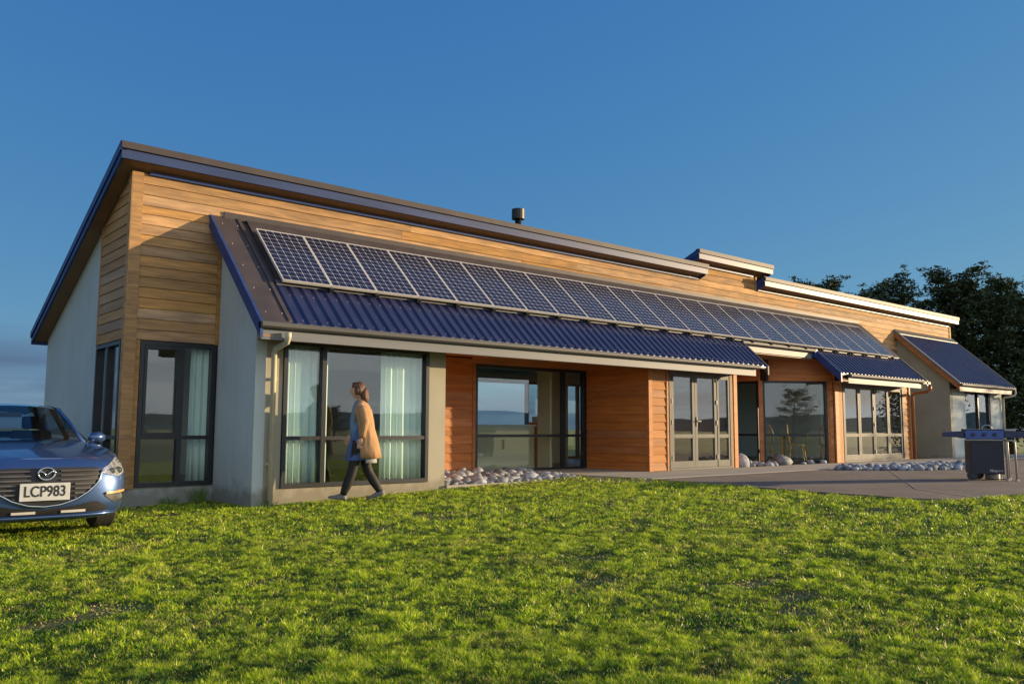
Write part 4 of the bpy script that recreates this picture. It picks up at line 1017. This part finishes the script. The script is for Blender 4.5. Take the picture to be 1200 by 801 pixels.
# greenhouse
def gp(x, y, z): return (x, y, z)
WB = [(-.70, 1.52, .965), (-.5, 1.33, .985), (-.25, 1.24, .998), (0, 1.21, 1.0), (.25, 1.24, .998), (.5, 1.33, .985), (.70, 1.52, .965)]
WT = [(-.545, 2.18, 1.375), (-.40, 2.10, 1.402), (-.2, 2.05, 1.418), (0, 2.03, 1.422), (.2, 2.05, 1.418), (.40, 2.10, 1.402), (.545, 2.18, 1.375)]
wsm = MB(); rows = []
for k in range(7):
    t = k/6; rows.append([tuple(a+(b-a)*t+(0, -.02*math.sin(math.pi*t), .015*math.sin(math.pi*t))[i] for i, (a, b) in enumerate(zip(p, q))) for p, q in zip(WB, WT)])
wsm.loft(rows, caps=False, closed=False); wsm.build('windscreen', car_glass, car, smooth=True, recalc=False)
rf = MB(); rr_ = []
for k, (y, w_, z) in enumerate([(0, 1, 0), (.25, 1.02, .03), (.7, 1.02, .045), (1.2, 1.0, .03), (1.6, .96, -.02), (1.75, .93, -.045)]):
    rr_.append([(p[0]*w_, p[1]+y, p[2]+z) for p in WT])
rf.loft(rr_, caps=False, closed=False); rf.build('roof', paint, car, smooth=True)
rg = MB(); T_ = rr_[-1]; B_ = [(x*1.25, 4.28-.12*abs(x), 1.03) for x, y, z in T_]; rg.loft([T_, [tuple((a+b)/2 for a, b in zip(p, q)) for p, q in zip(T_, B_)], B_], caps=False, closed=False); rg.build('rear_window', car_glass, car, smooth=True, recalc=False)
for s in (1, -1):
    top = [(s*abs(r_[0][0]), r_[0][1], r_[0][2]) for r_ in rr_]; bot = [(s*.70, 1.52, .965), (s*.80, 1.75, 1.0), (s*.82, 2.4, 1.02), (s*.82, 3.0, 1.03), (s*.80, 3.6, 1.05), (s*.76, 4.2, 1.05)]
    sg = MB(); sg.loft([top, bot], caps=False, closed=False); sg.build('side_window', car_glass, car, smooth=True, recalc=False)
    MB().tube([(s*.715, 1.50, .955), (s*.63, 1.85, 1.19), (s*.55, 2.18, 1.385)], .024, 8).build('windscreen_pillar', paint, car, smooth=True)
    MB().tube([(s*.80, 2.75, 1.0), (s*.57, 2.72, 1.42)], .03, 8).build('door_pillar', blackm, car, smooth=True)
    MB().tube([(s*.79, 4.0, 1.03), (s*.57, 3.5, 1.41)], .07, 8).build('rear_pillar', paint, car, smooth=True)
    MB().tube([(s*.545, 2.18, 1.38), (s*.56, 2.9, 1.425), (s*.54, 3.6, 1.37)], .02, 8).build('roof_rail', blackm, car, smooth=True)
    mr = MB(); mr.loft([[(s*(.80+dx), 1.66+dy*k_, z) for dx, dy, z in ((0, -.05, .985), (.13, -.05, .97), (.19, -.03, 1.0), (.19, -.02, 1.06), (.12, -.04, 1.10), (.02, -.04, 1.085))] for k_ in (1, -.2, -1.6)]); mr = mr.build('mirror', paint, car, smooth=True)
    MB().tube([(s*.74, 1.62, .965), (s*.83, 1.64, 1.0)], .022, 6).build('mirror_arm', blackm, mr)
    for y in (.87, 3.57):
        ar = MB().prism([(y-.37, .21)]+[(y+.37*math.cos(a), .32+.37*math.sin(a)) for a in [math.pi*(1-k/14) for k in range(15)]]+[(y+.37, .21)], 'x', *sorted((s*.66, s*.901))).build('wheel_arch', blackm, car)
        wh = MB().tube([(s*.665, y, .312), (s*.68, y, .312), (s*.865, y, .312), (s*.885, y, .312)], [.29, .312, .312, .285], 32).build('tyre', rubber, car)
        MB().tube([(s*.885, y, .312), (s*.904, y, .312)], .215, 20).build('rim', alu, wh)
db = MB().box(-.70, .70, 1.50, 1.85, .80, .955).build('dashboard', seatm, car, bevel=.03)
MB().prism([(-.12, 1.62), (.0, 1.60), (-.06, 1.74)], 'z', .958, .962).build('paper', platem, db)
MB().tube([(-.37+.17*math.cos(i*math.pi/10), 1.98-.03*math.sin(i*math.pi/10), .93+.17*math.sin(i*math.pi/10)) for i in range(21)], .015, 6).build('steering_wheel', blackm, car)
for s in (1, -1):
    st_ = MB().box(s*.37-.24, s*.37+.24, 2.2, 2.7, .45, .62); st_.prism([(2.62, .6), (2.76, .6), (2.86, 1.10), (2.76, 1.12)], 'x', s*.37-.24, s*.37+.24); st_.prism([(2.78, 1.13), (2.86, 1.13), (2.88, 1.30), (2.80, 1.30)], 'x', s*.37-.11, s*.37+.11); st_.build('seat', seatm, car, bevel=.03)
MB().box(-.62, .62, 3.2, 3.35, .5, 1.10).build('rear_seat', seatm, car, bevel=.03)
MB().box(-.12, .12, 2.08, 2.10, 1.28, 1.34).build('rear_view_mirror', blackm, car)


# ------------------------------------------------------------------ the person walking past
skin = mat('skin', (.62, .36, .25), (.58, .32, .22), .55); hairm = mat('auburn_hair', (.09, .035, .015), (.14, .055, .022), .5, scale=30, stretch=(4, 4, .6), bump=.4)
coatm = mat('camel_coat', (.42, .245, .115), (.34, .19, .09), .9, scale=7, stretch=(1.6, 1.6, .5), bump=1.0, bscale=9); dressm = mat('blue_dress', (.06, .11, .27), (.045, .085, .21), .85, scale=5)
shirtm = mat('denim_scarf', (.13, .23, .38), (.10, .19, .33), .9, scale=6); tights = mat('black_tights', (.012, .011, .012), rough=.7); shoem = mat('grey_shoes', (.16, .15, .15), rough=.6)
liningm = mat('pale_slip', (.42, .42, .45), rough=.8)
PR = empty('person', (2.60, -.64, gz(2.5, -.6)+.02), -.657); tag(PR, 'woman in open camel coat, blue dress and black tights striding past the window', 'person')
def skinned(name, nodes, edges, m, parent, lv=2):
    """nodes: (x,y,z,r); one continuous surface grown round the skeleton"""
    me = bpy.data.meshes.new(name); me.from_pydata([n_[:3] for n_ in nodes], edges, []); me.materials.append(m)
    o = bpy.data.objects.new(name, me); col.objects.link(o); o.parent = parent
    md = o.modifiers.new('skin', 'SKIN'); md.use_smooth_shade = True; md.use_x_symmetry = False
    for sv, n_ in zip(me.skin_vertices[0].data, nodes):
        r_ = n_[3]; sv.radius = (r_, r_) if not isinstance(r_, tuple) else r_; sv.use_root = False
    me.skin_vertices[0].data[0].use_root = True
    ss = o.modifiers.new('sub', 'SUBSURF'); ss.levels = lv; ss.render_levels = lv
    return o
# body: pelvis root, legs mid-stride (front foot left, rear foot right), torso, neck, arms.  x: back(+)/front(-), y: towards(-)/away(+) from the camera
nodes = [(0, 0, .90, .125), (-.01, 0, 1.05, .105), (-.02, 0, 1.22, .115), (-.02, 0, 1.34, .085), (-.03, 0, 1.42, .048), (-.045, 0, 1.47, .048),
         (-.02, -.085, .84, .085), (-.10, -.08, .48, .058), (-.13, -.08, .36, .056), (-.235, -.075, .09, .036),
         (.02, .085, .84, .085), (.07, .08, .48, .058), (.11, .08, .38, .055), (.27, .075, .125, .036),
         (.0, -.15, 1.345, .055), (.07, -.205, 1.12, .042), (.03, -.20, .90, .030),
         (.0, .15, 1.345, .055), (-.06, .205, 1.11, .042), (-.17, .19, .93, .030)]
edges = [(0, 1), (1, 2), (2, 3), (3, 4), (4, 5), (0, 6), (6, 7), (7, 8), (8, 9), (0, 10), (10, 11), (11, 12), (12, 13), (3, 14), (14, 15), (15, 16), (3, 17), (17, 18), (18, 19)]
skinned('body', nodes, edges, skin, PR)
def ellring(c, rx, ry, n=24, tilt=0, a0=0, a1=2*math.pi, wob=0, k=7, ph=0):
    out = []
    for i in range(n+ (0 if a1-a0 > 6.28 else 1)):
        a = a0+(a1-a0)*i/n; q = 1+wob*math.sin(k*a+ph); out.append((c[0]+rx*math.cos(a)*q, c[1]+ry*math.sin(a)*q, c[2]+tilt*math.cos(a)))
    return out
# tights: tapered legs over the skin, shoes
for s, pts in ((-1, nodes[6:10]), (1, nodes[10:14])):
    lp = [Vector(p[:3]) for p in pts]; rs = [p[3]*1.13+.006 for p in pts]
    fine = []; fr_ = []
    for i in range(len(lp)-1):
        for k in range(5):
            t = k/5; fine.append(lp[i].lerp(lp[i+1], t)); bulge = .010*math.sin(math.pi*t) if i == 2 else 0; fr_.append(rs[i]+(rs[i+1]-rs[i])*t+bulge)
    fine.append(lp[-1]); fr_.append(rs[-1]); e = fine[-1]; MB().tube(fine, fr_, 14).build('tights', tights, PR, smooth=True)
def shoe(ax, ay, heel_z, toe_up):
    """toe points to -x"""
    mb = MB(); rs = []
    for t, hw, hb, ht in ((0, .020, .0, .05), (.02, .034, 0, .085), (.07, .038, 0, .095), (.13, .036, 0, .065), (.19, .044, 0, .045), (.235, .040, 0, .035), (.26, .018, .008, .022)):
        x = ax+.05-t; zb = heel_z+(toe_up-heel_z)*t/.26
        rs.append([(x, ay-hw, zb+hb), (x, ay-hw, zb+hb+(ht-hb)*.45), (x, ay-hw*.6, zb+ht), (x, ay, zb+ht+.004), (x, ay+hw*.6, zb+ht), (x, ay+hw, zb+hb+(ht-hb)*.45), (x, ay+hw, zb+hb)])
    mb.loft(rs); return mb.build('shoe', shoem, PR, smooth=True)
shoe(-.235, -.075, .005, .035); shoe(.285, .075, .075, .0)
# dress
dr = MB(); dr.loft([ellring((-.01, 0, .575), .225, .175, 36, .01, wob=.05, k=9), ellring((-.01, 0, .70), .20, .165, 36, wob=.04, k=9), ellring((0, 0, .86), .165, .165, 36, wob=.015, k=9), ellring((-.005, 0, .97), .125, .14, 36), ellring((-.01, 0, 1.06), .110, .125, 36), ellring((-.02, 0, 1.20), .125, .145, 36), ellring((-.02, 0, 1.32), .10, .14, 36), ellring((-.025, 0, 1.385), .065, .085, 36)], caps=False)
dr.build('dress', dressm, PR, smooth=True, recalc=True)
sc_ = MB(); sc_.loft([ellring((-.065, 0, .86), .10, .12, 24, wob=.06, k=5), ellring((-.075, 0, 1.0), .095, .12, 24, wob=.06, k=5, ph=1), ellring((-.075, 0, 1.18), .095, .135, 24, wob=.04, k=5, ph=2), ellring((-.055, 0, 1.33), .085, .12, 24, wob=.03, k=5), ellring((-.04, 0, 1.42), .065, .075, 24)], caps=True)
sc_.build('shirt_front', shirtm, PR, smooth=True)
# pale slip hem below the coat at the back
sl_ = MB(); sl_.loft([ellring((.035, 0, .535), .19, .17, 24, a0=-1.3, a1=1.3, wob=.03), ellring((.03, 0, .70), .175, .165, 24, a0=-1.3, a1=1.3)], caps=False, closed=False)
o_ = sl_.build('slip_hem', liningm, PR, smooth=True, recalc=False); o_.modifiers.new('t', 'SOLIDIFY').thickness = .006
# coat: open ring at the front (front is -x, angle pi)
OP = 2.55
rings_ = []
for z, cx_, rx, ry, op in ((.605, .075, .215, .225, 1.85), (.72, .07, .20, .215, 1.9), (.88, .055, .175, .205, 1.95), (1.02, .035, .15, .19, 2.0), (1.15, .02, .150, .19, 2.05), (1.28, .0, .140, .195, 2.2), (1.36, -.005, .105, .17, 2.5), (1.405, -.01, .07, .10, 2.8), (1.44, -.02, .064, .075, 2.8)):
    rings_.append(ellring((cx_, 0, z), rx, ry, 40, a0=-op, a1=op, wob=.022 if z < 1.1 else .006, k=6))
ct = MB(); ct.loft(rings_, caps=False, closed=False); ct = ct.build('coat', coatm, PR, smooth=True, recalc=False); ct.modifiers.new('t', 'SOLIDIFY').thickness = .014
for s, pts in ((-1, nodes[14:17]), (1, nodes[17:20])):
    p0, p1, p2 = [Vector(p[:3]) for p in pts]; p0 = p0+Vector((0, -s*.02, -.01))
    q = [p0, p0.lerp(p1, .35), p0.lerp(p1, .75), p1, p1.lerp(p2, .3), p1.lerp(p2, .75), p2]; MB().tube(q, [.062, .070, .064, .062, .058, .052, .050], 16).build('sleeve', coatm, ct, smooth=True)
    # lapel
    MB().loft([[(-.105, s*.10, 1.10), (-.095, s*.155, 1.12), (-.08, s*.16, 1.12)], [(-.115, s*.07, 1.28), (-.085, s*.15, 1.30), (-.07, s*.15, 1.30)], [(-.075, s*.055, 1.42), (-.045, s*.10, 1.40), (-.03, s*.09, 1.41)]]).build('lapel', coatm, ct, smooth=True)
# hands: palm and five fingers each
def hand(p, d, side):
    p = Vector(p); d = Vector(d).normalized(); lat = Vector((1, 0, 0))-d*d.x; lat.normalize(); nrm = d.cross(lat)
    nd = [(*(p-d*.02), .022)]; ed = []
    palm = p+d*.045; nd.append((*palm, .030)); ed.append((0, 1))
    for k, (o, l) in enumerate(((-.030, .062), (-.010, .072), (.010, .068), (.029, .054))):
        b = palm+d*.035+lat*o; c = b+d*l*.5+nrm*side*.006; e = b+d*l+nrm*side*.026; i = len(nd)
        nd += [(*b, .0095), (*c, .0085), (*e, .0065)]; ed += [(1, i), (i, i+1), (i+1, i+2)]
    b = p+d*.02-lat*.034; c = b+d*.028-lat*.014; e = c+d*.028+nrm*side*.008; i = len(nd); nd += [(*b, .011), (*c, .0095), (*e, .0075)]; ed += [(1, i), (i, i+1), (i+1, i+2)]
    skinned('hand', nd, ed, skin, PR, 1)
hand((.02, -.198, .885), (-.15, 0, -1), 1); hand((-.185, .186, .915), (-.45, 0, -.9), -1)
# head in left profile, slightly bowed
def head():
    mb = MB(); nx, nz = 28, 22; vs = []; c = Vector((-.065, 0, 1.575))
    for j in range(nz+1):
        t = -math.pi/2+math.pi*j/nz
        for i in range(nx):
            a = 2*math.pi*i/nx; x, y, z = math.cos(a)*math.cos(t), math.sin(a)*math.cos(t), math.sin(t)
            X, Y, Z = x*.098, y*.076, z*.118
            if Z < 0: Y *= 1-.28*(-z)**1.2; X = X*(1-.10*(-z)) - (.012*(-z) if x < 0 else 0)
            if x > 0 and Z < -.02: X *= 1-.45*min(1, (-Z-.02)/.09)
            f = max(0, -x)
            X -= .024*math.exp(-((Z+.018)/.016)**2)*math.exp(-(Y/.013)**2)*f+.010*math.exp(-((Z-.005)/.03)**2)*math.exp(-(Y/.012)**2)*f   # nose
            X -= .008*math.exp(-((Z+.058)/.010)**2)*math.exp(-(Y/.02)**2)*f; X -= .010*math.exp(-((Z+.098)/.016)**2)*math.exp(-(Y/.025)**2)*f
            X += .009*math.exp(-((Z-.010)/.012)**2)*math.exp(-((abs(Y)-.030)/.014)**2)*f; X -= .005*math.exp(-((Z-.035)/.012)**2)*f
            vs.append((c.x+X, c.y+Y, c.z+Z))
    mb.add(vs, [(j*nx+i, j*nx+(i+1) % nx, (j+1)*nx+(i+1) % nx, (j+1)*nx+i) for j in range(nz) for i in range(nx)])
    hd = mb.build('head', skin, PR, smooth=True)
    for s in (1, -1):
        MB().tube([(-.148, s*.030, 1.586), (-.152, s*.030, 1.586)], [.009, .006], 10).build('eye', inkm, hd, smooth=True)
        MB().tube([(-.150, s*.016, 1.604), (-.150, s*.032, 1.609), (-.138, s*.046, 1.604)], .003, 5).build('eyebrow', hairm, hd)
        MB().tube([(-.055, s*.072, 1.552), (-.045, s*.080, 1.572), (-.048, s*.080, 1.592), (-.062, s*.074, 1.594)], .007, 6).build('ear', skin, hd, smooth=True)
    MB().tube([(-.163, -.018, 1.514), (-.170, 0, 1.516), (-.163, .018, 1.514)], [.002, .005, .002], 6).build('lips', mat('lips', (.45, .15, .12), rough=.5), hd, smooth=True)
    hb_ = MB(); hv = []; R0 = []
    for j in range(15):
        t = -.62+(math.pi/2+.62)*j/14; row = []
        for i in range(26):
            a = -2.05+4.1*i/25; q = 1+.03*math.sin(9*a+3*t)
            x, y, z = math.cos(a)*math.cos(t), math.sin(a)*math.cos(t), math.sin(t)
            row.append((c.x+.006+x*.106*q, y*.083*q, c.z+.006+z*.122*q))
        R0.append(row)
    hb_.loft(R0, caps=False, closed=False)
    # fringe over the brow, ponytail loop and loose lengths on the back collar
    hb_.loft([[(c.x-.050+.05*k, .080*math.cos(u)*(1-.05*k), c.z+.040+.078*math.sin(u)) for u in [math.pi*v/12 for v in range(13)]] for k in (-.55, 0, .8)], caps=False, closed=False)
    ho = hb_.build('hair', hairm, hd, smooth=True, recalc=False); ho.modifiers.new('t', 'SOLIDIFY').thickness = .012
    MB().tube([(.0, 0, 1.60), (.025, 0, 1.56), (.03, -.01, 1.50), (.045, -.015, 1.43), (.05, -.02, 1.39)], [.05, .06, .06, .055, .015], 12).build('loose_hair', hairm, hd, smooth=True)
head()


# ------------------------------------------------------------------ the barbecue
navy = mat('navy_enamel', (.012, .02, .085), (.010, .016, .07), .35, coat=.3); navyl = mat('blue_control_panel', (.04, .10, .36), (.035, .09, .32), .35, coat=.4); cabm = mat('dark_cabinet', (.012, .014, .035), (.010, .012, .03), .5)
greyp = mat('silver_powdercoat', (.38, .36, .34), (.32, .31, .30), .45, metal=.3)
BQ = empty('barbecue', (12.60, -5.36, -.014), -1.02); tag(BQ, 'navy blue trolley barbecue with side shelves and a dark cabinet on the patio', 'barbecue')
# local x runs right, y away from the camera
MB().box(-.30, .23, -.24, .26, .11, .70).build('cabinet', cabm, BQ, bevel=.01)
text_mesh('maker_lettering', 'Masport', .062, alu, BQ, (.095, -.244, .17), (math.pi/2, 0, 0), .002, shear=.12)
cp = MB().box(-.38, .23, -.30, -.25, .72, .87).build('control_panel', navyl, BQ, bevel=.012)
for x in (-.25, -.08, .09):
    MB().tube([(x, -.30, .80), (x, -.335, .80)], [.034, .028], 16).build('knob', navy, cp); 
MB().box(-.38, .23, -.245, .30, .73, .84).build('grill_body', navy, BQ, bevel=.01)
MB().box(-.36, .22, -.27, -.245, .695, .72).build('drip_rail', greyp, BQ)
MB().prism([(-.20, .845), (.26, .845), (.26, .90), (-.20, .885)], 'x', -.34, .22).build('hotplate', blackm, BQ)
MB().tube([(-.06, -.05, .885), (-.06, -.05, .93), (-.02, -.05, .965), (.05, -.05, .965), (.09, -.05, .93), (.09, -.05, .885)], .012, 8).build('lid_handle', greyp, BQ, smooth=True)
MB().prism([(-.74, .765), (-.385, .74), (-.385, .86), (-.74, .84)], 'y', -.27, .27).build('side_shelf', navy, BQ, bevel=.008)
MB().prism([(.42, .74), (.87, .765), (.87, .85), (.42, .86)], 'y', -.27, .27).build('side_shelf', navy, BQ, bevel=.008)
MB().box(.235, .415, -.29, -.23, .745, .86).build('end_plate', navy, BQ, bevel=.01)
MB().box(.24, .41, -.30, .30, .862, .90).build('end_cap', greyp, BQ, bevel=.008)
lg = MB(); 
for y in (-.27, .24): lg.tube([(.26, y, 0), (.26, y, .66), (.285, y, .70), (.365, y, .70), (.395, y, .66), (.40, y, 0)], .017, 8)
lg.build('leg_frame', greyp, BQ, smooth=True)
for x, y in ((.26, -.27), (.40, -.27), (.26, .24), (.40, .24)): MB().tube([(x, y, 0), (x, y, .03)], .032, 10).build('foot', alu, BQ)
for x, y in ((-.29, -.25), (-.10, .22)):
    wl = MB().tube([(x, y-.03, .082), (x, y+.03, .082)], .082, 22).build('wheel', blackm, BQ); MB().tube([(x, y-.036, .082), (x, y-.03, .082)], .03, 12).build('hub', navy, wl)
MB().tube([(.0, -.1, .02), (.3, -.1, .02)], .008, 6).build('axle', blackm, BQ)
MB().tube([(.10, .1, .0), (.10, .1, .105)], .12, 16).build('drip_tray', greyp, BQ)
